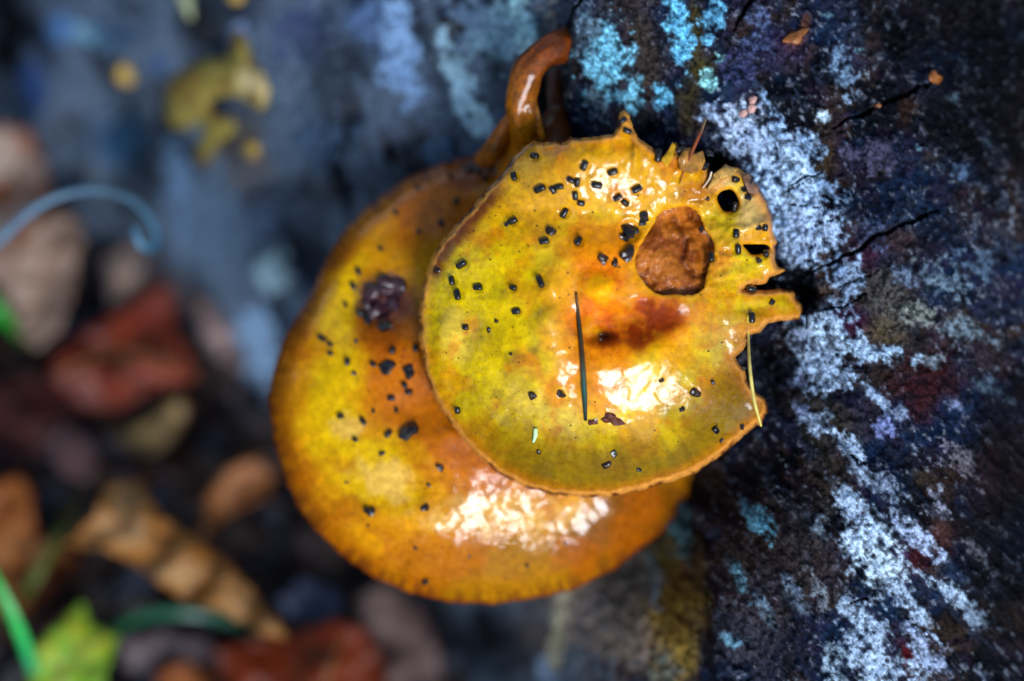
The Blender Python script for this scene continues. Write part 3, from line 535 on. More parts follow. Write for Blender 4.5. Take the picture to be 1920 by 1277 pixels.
# brown flesh at the bottom of the bitten hole
ob = densify(smooth_poly([(1265 + (x - 1265) * 1.14, 472 + (y - 472) * 1.14) for x, y in BITE], 1), 8)
Vb, Fb = triangulate(ob, [], 4, 9); bx, by = Vb.T
fd = front_depth(bx, by) + 1.5 + .5 * (1 - abs(2 * fbm(bx / 55, by / 55, 571, 2) - 1)) - 1.1 * (fbm(bx / 22, by / 22, 572, 4) - .5) + .5 * (fbm(bx / 7, by / 7, 574, 2) - .5)
fcr = np.exp(-(dist_poly([(1262, 410), (1285, 450), (1278, 490), (1300, 515), (1330, 520)], bx, by, False) / 6) ** 2)
fd = fd + .8 * fcr
fcol = mixc(np.tile(lin((190, 108, 28)), (len(bx), 1)), lin((140, 68, 8)), ss(.4, .65, fbm(bx / 24, by / 24, 573, 4)))
fcol = mixc(fcol, lin((92, 38, 10)), fcr * .7)
Vs, Fs = solid(Vb, Fb, PA(bx, by, fd), PA(bx, by, fd + 1.2))
fl_o = mesh_obj('bitten_flesh', Vs, Fs, M_flesh, cap_f, cols=np.concatenate([fcol, fcol])); fl_o['label'] = 'rough brown orange flesh at the bottom of the bitten hole'
# torn flakes of skin along the upper margin
def flake(pts, lift, parent, base, colr, name='torn_flap', seed=1):
    o = densify(pts, 5, 1.0, seed); v, f = triangulate(o, [], 5, seed); x, y = v.T
    d = front_depth(x, y) - lift - .5 * fbm(x / 10, y / 10, seed, 2)
    V_, F_ = solid(v, f, PA(x, y, d), PA(x, y, d + 1.0))
    c = mixc(np.tile(lin(colr), (len(x), 1)), lin(colr) * .6, ss(.4, .7, fbm(x / 10, y / 10, seed + 3, 3)))
    return mesh_obj(name, V_, F_, M_cap, parent, cols=np.concatenate([c, c]), attrs={'wet': np.full(2 * len(x), .45)})
flake([(1240, 300), (1250, 285), (1262, 266), (1267, 275), (1262, 296), (1250, 315)], .6, cap_f, None, (206, 158, 34), seed=21)
flake([(1270, 300), (1280, 282), (1295, 276), (1300, 290), (1318, 282), (1322, 302), (1316, 318), (1295, 326), (1275, 318)], .5, cap_f, None, (186, 132, 62), seed=22)
flake([(1326, 355), (1338, 326), (1360, 310), (1384, 317), (1372, 330), (1352, 334), (1342, 348)], .7, cap_f, None, (204, 160, 84), seed=23)
flake([(1398, 350), (1392, 330), (1404, 322), (1412, 338), (1424, 352), (1416, 366), (1404, 362)], .6, cap_f, None, (150, 112, 92), seed=24)

# ------------------------------------------------------------------ rear mushroom cap
REAR = [(1000, 264), (955, 268), (925, 284), (880, 292), (836, 303), (800, 318), (765, 333), (740, 350), (690, 385), (650, 425), (622, 468), (605, 500), (585, 545), (552, 600), (530, 640), (514, 690), (504, 740), (509, 800), (520, 850), (535, 900), (556, 945), (592, 995), (640, 1040), (700, 1084), (770, 1112), (840, 1129), (920, 1133), (1000, 1123), (1080, 1104), (1150, 1068), (1200, 1030), (1240, 1000), (1268, 966), (1270, 942), (1300, 935), (1322, 893), (1320, 820), (1270, 720), (1190, 580), (1110, 420), (1050, 310)]
out_r = densify(REAR, 7, 3.0, 31)
RX, RY, RR = 880, 715, 400
def rear_depth(px, py):
    px = np.asarray(px, float); py = np.asarray(py, float)
    d = facets(rear_base, px, py, RSPOT); wr = np.exp(-(((px - 950) / 190) ** 2 + ((py - 960) / 60) ** 2))
    return d + wr * .55 * (fbm(px / 22, py / 22, 605, 3) - .5)
def rear_base(px, py):
    px = np.asarray(px, float); py = np.asarray(py, float)
    r = np.hypot((px - RX) / RR, (py - RY) / (RR * 1.05)); th = np.arctan2(py - RY, px - RX)
    d = 11.0 + 10.5 * r ** 2.5 - (py - RY) * .010 + (px - RX) * .001
    d = d - 2.5 * ss(200, 400, RY - py) * ss(.6, 1., r)
    d = d + 3.2 * G2(px, py, 722, 572, 62, 52) - 1.6 * G2(px, py, 715, 545, 30, 24) + 1.5 * G2(px, py, 800, 760, 90, 60)
    d = d + 1.3 * (fbm(px / 120, py / 120, 601, 3) - .5) + .4 * (fbm(px / 34, py / 34, 602, 3) - .5)
    d = d + .5 * (fbm(th * 12, r * 2, 603, 3) - .5) * ss(.5, .9, r)
    d = d + 3.0 * G2(px, py, 722, 572, 40, 34) * (fbm(px / 15, py / 15, 604, 3) - .5)
    return d
def rear_pig_shade(px, py, de):
    n = fbm(px / 80, py / 80, 611, 4); n2 = fbm(px / 24, py / 24, 612, 4); r = np.hypot(px - RX, py - RY) / RR; th = np.arctan2(py - RY, px - RX)
    gold = lin((206, 138, 0)); org = lin((190, 98, 0)); deep = lin((120, 46, 0)); yel = lin((226, 184, 0)); brn = lin((96, 44, 14))
    c = np.tile(gold, (len(px), 1))
    c = mixc(c, org, .85 * np.clip(blob(px, py, 800, 720, 170, 120, 30, .4, 613, 60) + blob(px, py, 820, 380, 150, 90, -30, .5, 614, 60) + blob(px, py, 900, 860, 150, 60, 30, .5, 615, 50), 0, 1))
    c = mixc(c, deep, .8 * np.clip(blob(px, py, 720, 590, 100, 80, 0, .4, 616, 40) + blob(px, py, 900, 315, 110, 40, -15, .4, 617, 40) + .7 * blob(px, py, 1180, 960, 130, 80, -30, .5, 618, 50), 0, 1))
    c = mixc(c, yel, .8 * np.clip(blob(px, py, 620, 760, 60, 130, 10, .5, 619, 50) + blob(px, py, 690, 880, 110, 70, 30, .5, 620, 50) + blob(px, py, 640, 560, 50, 90, 25, .4, 621, 40), 0, 1))
    c = mixc(c, lin((150, 98, 0)), .85 * blob(px, py, 960, 1075, 330, 85, -8, .45, 622, 60)); c = mixc(c, lin((112, 62, 0)), .8 * blob(px, py, 1200, 990, 150, 110, -35, .45, 630, 60))  # bottom and lower right browned: shade painted into the rear cap
    c = mixc(c, lin((62, 28, 36)), .95 * blob(px, py, 716, 562, 54, 44, 15, .4, 623, 24)); c = mixc(c, lin((120, 74, 84)), .8 * blob(px, py, 738, 528, 26, 14, 20, .6, 624, 14))
    c = mixc(c, org * .8, .6 * ss(.52, .72, n)); c = mixc(c, c * 1.15, ss(.55, .7, n2) * .7)
    c = mixc(c, lin((226, 180, 96)), .55 * np.clip(blob(px, py, 720, 900, 60, 40, 20, .7, 625, 24) + blob(px, py, 650, 800, 40, 26, 0, .7, 626, 24) + blob(px, py, 930, 970, 160, 40, 0, .7, 629, 24), 0, 1))  # pale highlight of the wet streak painted into the rear skin
    e = de + 8 * (fbm(px / 20, py / 20, 627, 3) - .5)
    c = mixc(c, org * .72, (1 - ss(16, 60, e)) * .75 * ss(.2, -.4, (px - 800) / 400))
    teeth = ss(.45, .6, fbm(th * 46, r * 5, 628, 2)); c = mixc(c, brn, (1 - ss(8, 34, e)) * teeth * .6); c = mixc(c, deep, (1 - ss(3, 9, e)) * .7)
    return c
V2, F2 = triangulate(out_r, [], 4.6, 5); px, py = V2[:, 0], V2[:, 1]
de = dist_poly(out_r, px, py)
rt = rear_depth(px, py) + rim(de, 46, 3.6) + rim(de, 10, .8)
wet = .5 + .5 * (fbm(px / 80, py / 80, 661, 3) - .5)
for (x, y, rx, ry, s) in [(930, 965, 170, 50, .08), (1100, 965, 60, 36, .1), (600, 580, 40, 70, .25), (720, 380, 90, 40, .25), (930, 1080, 300, 50, -.4), (620, 820, 60, 120, -.2), (860, 830, 60, 40, .15), (735, 545, 50, 40, .3)]:
    wet = wet + s * G2(px, py, x, y, rx, ry)
thk = 1.0 + 4.5 * ss(0, 250, de)
Vw, Fw = solid(V2, F2, PA(px, py, rt), PA(px, py, rt + thk))
mush_r = thing('mushroom', P(1058, 90, 15), 'rear orange mushroom tucked under the front one with a shrivelled dark pit in its cap', 'mushroom', 'mushrooms growing from the log')
cap_r = mesh_obj('cap', Vw, Fw, M_cap, mush_r, cols=np.concatenate([rear_pig_shade(px, py, de), np.tile(lin((140, 80, 20)), (len(px), 1))]), attrs={'wet': np.concatenate([wet, wet * 0 + .2])})

# ------------------------------------------------------------------ stems
def stem(parent, pts, rpx, c0, c1, seed, n=60, ns=20, ridges=.2):
    q = spline(pts, n); rr = spline(np.array(rpx)[:, None], n)[:, 0] * S
    path = PA(q[:, 0], q[:, 1], q[:, 2]); V, F = tube(path, rr, ns)
    V = np.array(V); cc = np.repeat(np.array(path), ns, 0); i = np.repeat(np.arange(n), ns); k = np.tile(np.arange(ns), n)
    w = 1 + ridges * 2 * (fbm(k * 1.0, i * .12, seed, 2) - .5) + .06 * 2 * (fbm(k * .5, i * .5, seed + 4, 3) - .5)
    V = cc + (V - cc) * w[:, None]
    c = mixc(lin(c0)[None] * np.ones((len(V), 1)), lin(c1), ss(.2, .8, i / n)); c = mixc(c, c * .5, ss(.5, .72, fbm(k * .8, i * .25, seed + 9, 3)) * .8)
    return mesh_obj('stem', V, F, M_stem, parent, cols=c)
stem(mush_r, [(1082, 84, 22), (1055, 86, 12), (1020, 102, 9), (988, 140, 9), (978, 190, 10), (985, 235, 12), (985, 285, 18), (950, 420, 24), (900, 620, 20)], [36, 32, 29, 31, 30, 32, 40, 46, 52], (120, 54, 6), (224, 132, 0), 701)
# torn skin ridge running down onto the cap, and the swollen foot of the margin beside it
def ridge(parent, pts, rpx, c, seed, name='stem_fold'):
    q = spline(pts, 24); rr = spline(np.array(rpx)[:, None], 24)[:, 0] * S
    V, F = tube(PA(q[:, 0], q[:, 1], q[:, 2]), rr, 8); V = np.array(V)
    cc = mixc(np.tile(lin(c), (len(V), 1)), lin(c) * .6, ss(.4, .7, fbm(V[:, 0] * 900, V[:, 1] * 900, seed, 3)))
    return mesh_obj(name, V, F, M_stem, parent, cols=cc)
ridge(mush_r, [(1000, 180, 9), (1008, 220, 9.5), (1018, 262, 11)], [3, 6, 6], (216, 130, 20), 711)
ridge(mush_r, [(966, 205, 11), (945, 245, 14), (925, 282, 17), (905, 300, 20)], [8, 18, 22, 20], (190, 104, 16), 712)
stem(mush_f, [(1062, 100, 24), (1046, 130, 19), (1040, 175, 17.5), (1046, 215, 17), (1040, 255, 14), (1050, 330, 10), (1110, 480, 7), (1128, 560, 2)], [22, 18, 17, 25, 32, 34, 36, 40], (66, 30, 10), (120, 60, 16), 721)

# ------------------------------------------------------------------ droppings and crumbs on the caps
def pellet_mesh(name, L, R, seed, n=10):
    r = random.Random(seed); V = []; F = []
    prof = [(-.5, .62), (-.44, .92), (-.15, 1.0), (.15, .98), (.44, .9), (.5, .6)]
    for (t, k) in prof:
        for i in range(n):
            a = 2 * math.pi * i / n; kk = k * (1 + .07 * math.sin(3 * a + seed) + r.uniform(-.04, .04))
            V.append((t * L, math.cos(a) * R * kk, math.sin(a) * R * kk))
    for j in range(len(prof) - 1):
        for i in range(n): F.append((j * n + i, j * n + (i + 1) % n, (j + 1) * n + (i + 1) % n, (j + 1) * n + i))
    F.append(tuple(range(n))[::-1]); F.append(tuple((len(prof) - 1) * n + i for i in range(n)))
    me = bpy.data.meshes.new(name); me.from_pydata(V, [], F); me.update(); me.materials.append(M_pel)
    for p in me.polygons: p.use_smooth = len(p.vertices) == 4
    return me
def lump_mesh(name, R, seed, mt, sub=1, rough=.35):
    import bmesh
    bm = bmesh.new(); bmesh.ops.create_icosphere(bm, subdivisions=sub + 1, radius=R); r = random.Random(seed)
    ph = [r.uniform(0, 6) for _ in range(6)]
    for v in bm.verts:
        n = v.co.normalized(); k = 1 + rough * (math.sin(3 * n.x + ph[0]) * math.sin(2.6 * n.y + ph[1]) + .6 * math.sin(5 * n.z + ph[2]) * math.cos(4 * n.x + ph[3])) + r.uniform(-.12, .12)
        v.co = n * R * k
    me = bpy.data.meshes.new(name); bm.to_mesh(me); bm.free(); me.materials.append(mt); 
    for p in me.polygons: p.use_smooth = (sub > 1)
    return me
LF = [((1170, 250), 'at the foot of the torn spike'), ((1000, 290), 'near the stem at the upper margin'), ((1365, 376), 'beside the round hole'), ((1420, 468), 'beside the slit hole'), ((1300, 475), 'at the rim of the bitten hole'), ((1150, 500), 'between the orange centre and the bitten hole'),
      ((850, 520), 'near the brown outer edge'), ((970, 560), 'on the olive yellow skin left of the green needle'), ((1092, 720), 'beside the green needle'), ((1405, 610), 'above the pale yellow needle'), ((1002, 815), 'near the pale green fragment'), ((1300, 740), 'around the big wet shine'), ((1270, 300), 'among the torn flaps'), ((1060, 370), 'in the cluster of the upper cap'), ((1340, 820), 'near the lower right margin'), ((870, 650), 'near the edge over the rear cap'), ((1140, 870), 'near the lower olive margin')]
LR = [((700, 560), 'around the shrivelled pit'), ((750, 700), 'between the pit and the big black lump'), ((767, 811), 'beside the big black lump'), ((610, 640), 'on the yellow flank near the outer rim'), ((860, 320), 'near the stem at the upper margin'), ((790, 400), 'on the orange upper part'), ((820, 930), 'above the wet streak'), ((850, 1060), 'near the lower rim'), ((660, 920), 'near the lone lump by the wet streak'), ((1030, 1030), 'below the wet streak')]
def lm_label(base, x, y, marks): return base + ' ' + min(marks, key=lambda m_: math.hypot(m_[0][0] - x, m_[0][1] - y))[1]
PEL = [pellet_mesh('pellet', 19 * S, 6.4 * S, i) for i in range(4)]
LUMP = [lump_mesh('crumb', 1.0, 40 + i, M_lump, 1, .35) for i in range(4)]
LUMPB = [lump_mesh('crumb', 1.0, 60 + i, M_pel, 1, .35) for i in range(4)]
def frame_at(fn, x, y, ang):
    e = 4.0
    d = fn(np.array([x, x + e, x - e, x, x]), np.array([y, y, y, y + e, y - e]))
    p = PA([x, x + e, x - e, x, x], [y, y, y, y + e, y - e], d)
    tx = Vector(p[1] - p[2]).normalized(); ty = Vector(p[3] - p[4]).normalized()
    n = ty.cross(tx).normalized()
    if n.dot(FWD) > 0: n = -n
    a = math.radians(ang); t = (tx * math.cos(a) + ty * math.sin(a)); t = (t - n * t.dot(n)).normalized(); b_ = n.cross(t)
    return Vector(p[0]), Matrix((t, b_, n)).transposed(), n
def place(me, name, fn, x, y, ang, sc, sink, label, cat, group):
    p, R, n = frame_at(fn, x, y, ang)
    o = bpy.data.objects.new(name, me); col.objects.link(o)
    scv = Vector(sc) if not isinstance(sc, (int, float)) else Vector((sc, sc, sc))
    o.matrix_world = Matrix.Translation(p + n * sink) @ R.to_4x4() @ Matrix.Diagonal(scv).to_4x4()
    return tag(o, label, cat, group)
for i, (x, y, a, L) in enumerate(FP):
    k = L / 19; w = .72 + .28 * min(k, 1.1) + random.uniform(-.05, .05)
    place(PEL[i % 4], 'pellet', front_depth, x, y, a, (k, w, w), 4.2 * S * w, lm_label('single black pellet on front cap', x, y, LF), 'pellet', 'black pellets lying singly on the front cap')
for i, (x, y, a, L) in enumerate(PAIRS):
    k = L / 19
    place(PEL[i % 4], 'pellet', front_depth, x, y, a, (k, .85, .85), 3.6 * S, ['black pellet with its end against a crosswise pellet, lower Y-shaped pair', 'black pellet of the L-shaped pair on the upper front cap', 'black pellet of the small upright and flat pair below the L-shaped pair', 'black pellet of the V-shaped pair below the torn spike'][i // 2], 'pellet', 'black pellets touching in pairs on the front cap')
for (x, y, a, L) in [(1168, 227, -32, 16), (1175, 246, 22, 16)]:
    place(PEL[1], 'pellet', front_depth, x, y, a, (L / 19, .85, .85), 4 * S, 'black pellet stuck on the upright torn spike of the front cap', 'pellet', 'black pellets on the torn spike')
place(PEL[2], 'pellet', front_depth, 1377, 388, 102, (1.05, .85, .85), 1.5 * S, 'black pellet leaning inside the round hole near the torn edge', 'pellet', 'black pellets in holes')
FC = [(1032, 435, 8, 0, 'd'), (1130, 486, 10, 1, 'd'), (1153, 493, 6, 2, 'd'), (1177, 476, 12, 3, 'd'), (1280, 283, 8, 0, 'd'), (1321, 312, 7, 1, 'b'), (1329, 290, 7, 2, 'b'), (1207, 404, 9, 3, 'b'), (1204, 416, 7, 0, 'b'), (1402, 346, 9, 1, 'b'), (1396, 356, 5, 2, 'b'), (1423, 489, 5, 3, 'd'), (1315, 429, 5, 0, 'd'), (1327, 373, 4, 1, 'd'), (1447, 567, 5, 2, 'b'), (1303, 736, 8, 3, 'd'), (1403, 636, 4, 0, 'b'), (1336, 717, 4, 1, 'b'), (1240, 713, 4, 2, 'd'), (1279, 767, 5, 3, 'b'), (1051, 738, 7, 0, 'd'), (999, 741, 8, 1, 'd'), (1151, 850, 6, 2, 'b'), (1137, 871, 7, 3, 'd'), (1423, 427, 5, 0, 'b'), (931, 602, 4, 1, 'd'), (917, 619, 4, 2, 'd'), (1391, 799, 5, 3, 'b'), (1403, 370, 6, 0, 'b'), (952, 420, 5, 1, 'b'), (1198, 880, 4, 2, 'b'), (1010, 847, 4, 3, 'd'), (1352, 825, 4, 0, 'd'), (958, 664, 3, 1, 'd'), (820, 507, 6, 3, 'd'), (1395, 690, 4, 1, 'b')]
for i, (x, y, r, k, t) in enumerate(FC):
    place((LUMP if t == 'd' else LUMPB)[k], 'crumb', front_depth, x, y, i * 37, (r * S * 1.25, r * S, r * S * .7), r * S * .3,
          lm_label('brown crumb on front cap' if t == 'd' else 'tiny black grain on front cap', x, y, LF), 'crumb', 'brown crumbs on the front cap' if t == 'd' else 'black grains on the front cap')
place(LUMPB[0], 'crumb', front_depth, 1180, 435, 20, (17 * S, 13 * S, 10 * S), 4 * S, 'large wet black lump beside the bitten hole of the front cap', 'crumb', None)
place(LUMPB[2], 'crumb', front_depth, 1170, 446, 60, (9 * S, 8 * S, 6 * S), 2 * S, 'smaller black grain against the large lump beside the bitten hole', 'crumb', None)
RP = [(673, 510, 70, 15), (663, 537, 60, 15), (648, 573, 70, 11), (605, 635, 25, 19), (620, 647, 20, 12), (621, 664, 0, 11), (652, 679, 100, 15), (737, 658, -60, 15), (779, 654, 90, 14), (700, 683, 40, 13), (759, 722, 60, 13), (767, 735, 0, 15), (734, 747, 0, 15), (640, 781, 0, 13), (681, 790, 60, 16), (728, 814, -50, 18), (667, 825, 20, 11), (798, 1088, -60, 15), (827, 419, 80, 14), (855, 378, 80, 14), (783, 355, 70, 11), (743, 401, 20, 11), (844, 332, 60, 11), (910, 336, -30, 13), (843, 308, 10, 13), (785, 436, 80, 9), (715, 468, 20, 9), (743, 770, 80, 10), (933, 294, 90, 17)]
for i, (x, y, a, L) in enumerate(RP):
    k = L / 19; w = .85 if L > 12 else .65
    place(PEL[i % 4], 'pellet', lambda a_, b_: rear_depth(a_, b_) + rim(dist_poly(out_r, a_, b_), 46, 3.6), x, y, a, (k, w, w), 3.8 * S, lm_label('short black pellet on the rear cap', x, y, LR), 'pellet', 'black pellets on the rear cap')
for i, (x, y, r, t) in enumerate([(725, 690, 12, 'b'), (731, 683, 9, 'b'), (767, 697, 11, 'b'), (716, 850, 5, 'd'), (826, 876, 7, 'd'), (804, 909, 4, 'b'), (797, 952, 7, 'd'), (879, 317, 8, 'd'), (897, 317, 9, 'd'), (918, 314, 8, 'd'), (962, 281, 8, 'd'), (779, 1027, 4, 'd'), (668, 640, 4, 'd'), (690, 600, 9, 'b'), (722, 615, 11, 'b'), (676, 590, 8, 'b'), (880, 1043, 3, 'd'), (1060, 1018, 4, 'd'), (988, 1060, 4, 'd'), (690, 985, 3, 'd'), (650, 905, 3, 'd'), (664, 700, 5, 'd'), (700, 770, 4, 'd')]):
    place((LUMP if t == 'd' else LUMPB)[i % 4], 'crumb', rear_depth, x, y, i * 51, (r * S * 1.2, r * S, r * S * .7), r * S * .25, lm_label('small dark crumb on the rear cap', x, y, LR), 'crumb', 'dark crumbs on the rear cap')
place(LUMPB[1], 'crumb', rear_depth, 767, 811, 0, (19 * S, 16 * S, 12 * S), 5 * S, 'big shiny black lump on the middle of the orange rear cap', 'crumb', None)
place(LUMPB[3], 'crumb', rear_depth, 695, 959, 30, (12 * S, 10 * S, 8 * S), 3 * S, 'black lump at the end of the wet streak on the rear cap', 'crumb', None)
# shrivelled tissue standing in the rear cap's pit
M_shriv = plain_material('shrivelled_skin', (54, 28, 36), 1400, .35, .55, .4, 1.9, .0004)
for i, (x, y, r, a) in enumerate([(700, 545, 20, 10), (735, 535, 22, 40), (742, 562, 18, 90), (712, 578, 20, 140), (690, 570, 14, 60)]):
    me = lump_mesh('shrivelled_lump', 1.0, 80 + i, M_shriv, 2, .4)
    p, R, n = frame_at(rear_depth, x, y, a)
    o = bpy.data.objects.new('shrivelled_lump', me); col.objects.link(o); o.parent = cap_r
    o.matrix_local = Matrix.Translation(p + n * r * S * .1 - mush_r.location) @ R.to_4x4() @ Matrix.Diagonal((r * S * 1.3, r * S * .8, r * S * .55)).to_4x4()
# red-brown scrap under the needle's tip
for (x, y, r, a, l) in [(1147, 786, 15, 10, 'red brown wet scrap below the tip of the green needle'), (1112, 791, 9, -10, 'narrow red brown scrap touching the tip of the green needle')]:
    place(lump_mesh('scrap', 1.0, int(x), M_flake, 1, .5), 'scrap', front_depth, x, y, a, (r * S * 1.2, r * S * .7, r * S * .35), 1 * S, l, 'scrap', None)
# grit: specks too small to count
def grit(name, fn, outline, n, parent, seed):
    r = np.random.default_rng(seed); V = []; F = []
    x0, y0 = outline.min(0); x1, y1 = outline.max(0); xs = r.uniform(x0, x1, n); ys = r.uniform(y0, y1, n)
    k = inside(outline, xs, ys) & (dist_poly(outline, xs, ys) > 22) & (~inside(bite, xs, ys) if fn is front_depth else True)
    xs = xs[k]; ys = ys[k]; p = PA(xs, ys, fn(xs, ys) - .06); s = r.uniform(.8, 2.4, len(xs)) ** 1.3 * S * .9
    for q, h in zip(p, s):
        b0 = len(V)
        for d in ((1, 0, 0), (-.4, .8, 0), (-.5, -.8, .1), (0, 0, .9), (0, 0, -.9)): V.append(q + h * (np.array(d) + r.uniform(-.25, .25, 3)))
        F += [(b0, b0 + 1, b0 + 3), (b0 + 1, b0 + 2, b0 + 3), (b0 + 2, b0, b0 + 3), (b0 + 1, b0, b0 + 4), (b0 + 2, b0 + 1, b0 + 4), (b0, b0 + 2, b0 + 4)]
    o = mesh_obj(name, V, np.array(F), M_lump, parent); o['kind'] = 'stuff'; return o
grit('grit', front_depth, out_f, 230, cap_f, 1); grit('grit', rear_depth, out_r, 420, cap_r, 2)

# ------------------------------------------------------------------ needles
def needle(name, pts, rpx, c, label, cat='needle', n=30, coat=.4):
    q = spline(pts, n); rr = spline(np.array(rpx)[:, None], n)[:, 0] * S; path = PA(q[:, 0], q[:, 1], q[:, 2])
    o0 = Vector(path[0]); V, F = tube(path, rr, 8); V = np.array(V)
    t = np.repeat(np.linspace(0, 1, n), 8); cs = np.array([lin(k) for k in c]); tt = t * (len(c) - 1); i0 = np.minimum(tt.astype(int), len(c) - 2)
    cc = cs[i0] + (cs[i0 + 1] - cs[i0]) * (tt - i0)[:, None]
    o = mesh_obj(name, V, F, M_leaf, None, origin=o0, cols=cc); return tag(o, label, cat)
def on_front(xy, lift): return [(x, y, float(front_depth(np.array([x]), np.array([y]))[0]) - lift) for x, y in xy]
needle('conifer_needle', on_front([(1080, 548), (1084, 590), (1089, 640), (1093, 690), (1096, 740), (1098, 788)], .2), [2.5, 3.6, 4.6, 5, 5, 3], [(96, 60, 34), (40, 48, 36), (70, 50, 32), (28, 84, 74), (22, 30, 32)], 'dark green and brown needle lying down the middle of the front cap')
nd_t = on_front([(1402, 590), (1403, 630)], .3) + [(1406, 690, -3.6), (1414, 750, -3.0), (1427, 799, -1.8)]
needle('conifer_needle', nd_t, [1.6, 2.2, 3.0, 3.4, 2.2], [(206, 180, 60), (216, 196, 110), (226, 206, 100)], 'pale yellow needle bridging the big bite at the cap edge')
a1 = on_front([(1276, 346), (1286, 312)], .5)
wz = float(wood_depth(np.array([1324.]), np.array([222.]))[0])
needle('conifer_needle', a1 + [(1303, 272, -2.5), (1314, 246, -1.0), (1324, 222, wz - .3)], [1.6, 2.6, 3.2, 3.2, 1.6], [(206, 140, 50), (130, 62, 30), (150, 76, 40), (206, 170, 110)], 'thin reddish brown needle leaning from the torn margin to the wood')
needle('plant_fragment', on_front([(1004, 803), (1004, 815), (1000, 829)], .3), [4, 4.5, 2.5], [(190, 222, 150), (200, 235, 190)], 'tiny pale green plant fragment on the front cap', 'fragment', 12)
needle('plant_fibre', on_front([(1318, 352), (1330, 335), (1334, 322)], .6), [1.5, 2.5, 2], [(226, 206, 170), (236, 220, 190)], 'short whitish fibre at the torn upper margin', 'fibre', 10)

# ------------------------------------------------------------------ small growths on the log
def on_wood(me, name, x, y, ang, sc, sink, label, cat, group=None): return place(me, name, wood_depth, x, y, ang, sc, sink, label, cat, group)
M_pink = plain_material('pink_bead', (206, 160, 150), 900, .55, .1, .8, 1.1)
M_amber = plain_material('amber_growth', (150, 88, 36), 900, .4, .3, .6, 1.2)
M_cream = plain_material('cream_crust', (178, 146, 72), 400, .7, 0, .55, 1.25, .0006)
for i, (x, y, r) in enumerate([(1411, 187, 9), (1409, 203, 9), (1393, 212, 8)]):
    on_wood(lump_mesh('slime_bead', 1.0, 100 + i, M_pink, 2, .15), 'slime_bead', x, y, i * 50, (r * S, r * S, r * S * .8), 2 * S, 'pinkish round bead clinging to the pale wood above the torn cap', 'bead', 'pink beads on the wood')
on_wood(lump_mesh('amber_growth', 1.0, 110, M_amber, 2, .3), 'amber_growth', 1750, 147, 0, (17 * S, 12 * S, 9 * S), 3 * S, 'amber brown lump at the upper end of the wood crack', 'growth')
on_wood(lump_mesh('amber_growth', 1.0, 111, M_amber, 2, .4), 'amber_growth', 1491, 70, -30, (20 * S, 11 * S, 7 * S), 2 * S, 'flat rusty brown crust on the dark wood above the pale patch', 'growth')
on_wood(lump_mesh('amber_growth', 1.0, 112, M_amber, 2, .4), 'amber_growth', 1642, 200, 0, (7 * S, 9 * S, 6 * S), 2 * S, 'tiny amber bead in the middle of the upper wood crack', 'growth')
on_wood(lump_mesh('puff', 1.0, 113, M_cream, 2, .12), 'button_fungus', 240, 136, 0, (28 * S, 26 * S, 20 * S), 10 * S, 'round cream knob on the dark wood beside the large crust patch', 'fungus')
on_wood(lump_mesh('puff', 1.0, 114, M_cream, 2, .2), 'button_fungus', 448, -6, 0, (24 * S, 22 * S, 16 * S), 6 * S, 'round cream knob above the large crust patch', 'fungus')
on_wood(lump_mesh('puff', 1.0, 115, M_cream, 2, .2), 'button_fungus', 474, 278, 0, (24 * S, 22 * S, 12 * S), 4 * S, 'small cream knob below the large crust patch', 'fungus')
CR = [(318, 150), (350, 125), (395, 108), (430, 115), (432, 60), (455, 58), (470, 110), (500, 140), (506, 190), (490, 212), (468, 196), (440, 178), (402, 180), (392, 200), (420, 220), (446, 232), (430, 262), (406, 270), (398, 300), (374, 312), (362, 290), (384, 250), (372, 226), (340, 246), (318, 230), (308, 190)]
oc = densify(smooth_poly(CR, 1), 8, 7, 77); v, f = triangulate(oc, [], 7, 77); x, y = v.T; dd = dist_poly(oc, x, y)
wd = smooth_wood(x, y) + 7.0 * .7
dz = wd - 1.0 - 2.2 * ss(0, 22, dd) * (.4 + 1.2 * fbm(x / 22, y / 22, 771, 4))
V_, F_ = solid(v, f, PA(x, y, dz), PA(x, y, wd + 5))
cc = mixc(np.tile(lin((142, 128, 62)), (len(x), 1)), lin((190, 172, 122)), blob(x, y, 478, 155, 40, 50, 0, .4, 772, 30)); cc = mixc(cc, lin((120, 96, 44)), ss(.45, .7, fbm(x / 30, y / 30, 773, 3)))
M_crust = attr_material('crust_lichen', 600, .75, 0, .0006, .6, 1.25)
co = mesh_obj('crust_fungus', V_, F_, M_crust, None, origin=P(400, 200, float(smooth_wood(np.array([400.]), np.array([200.]))[0])), cols=np.concatenate([cc, cc * .6])); tag(co, 'large lumpy yellow cream crust patch on the blurred dark wood', 'fungus')

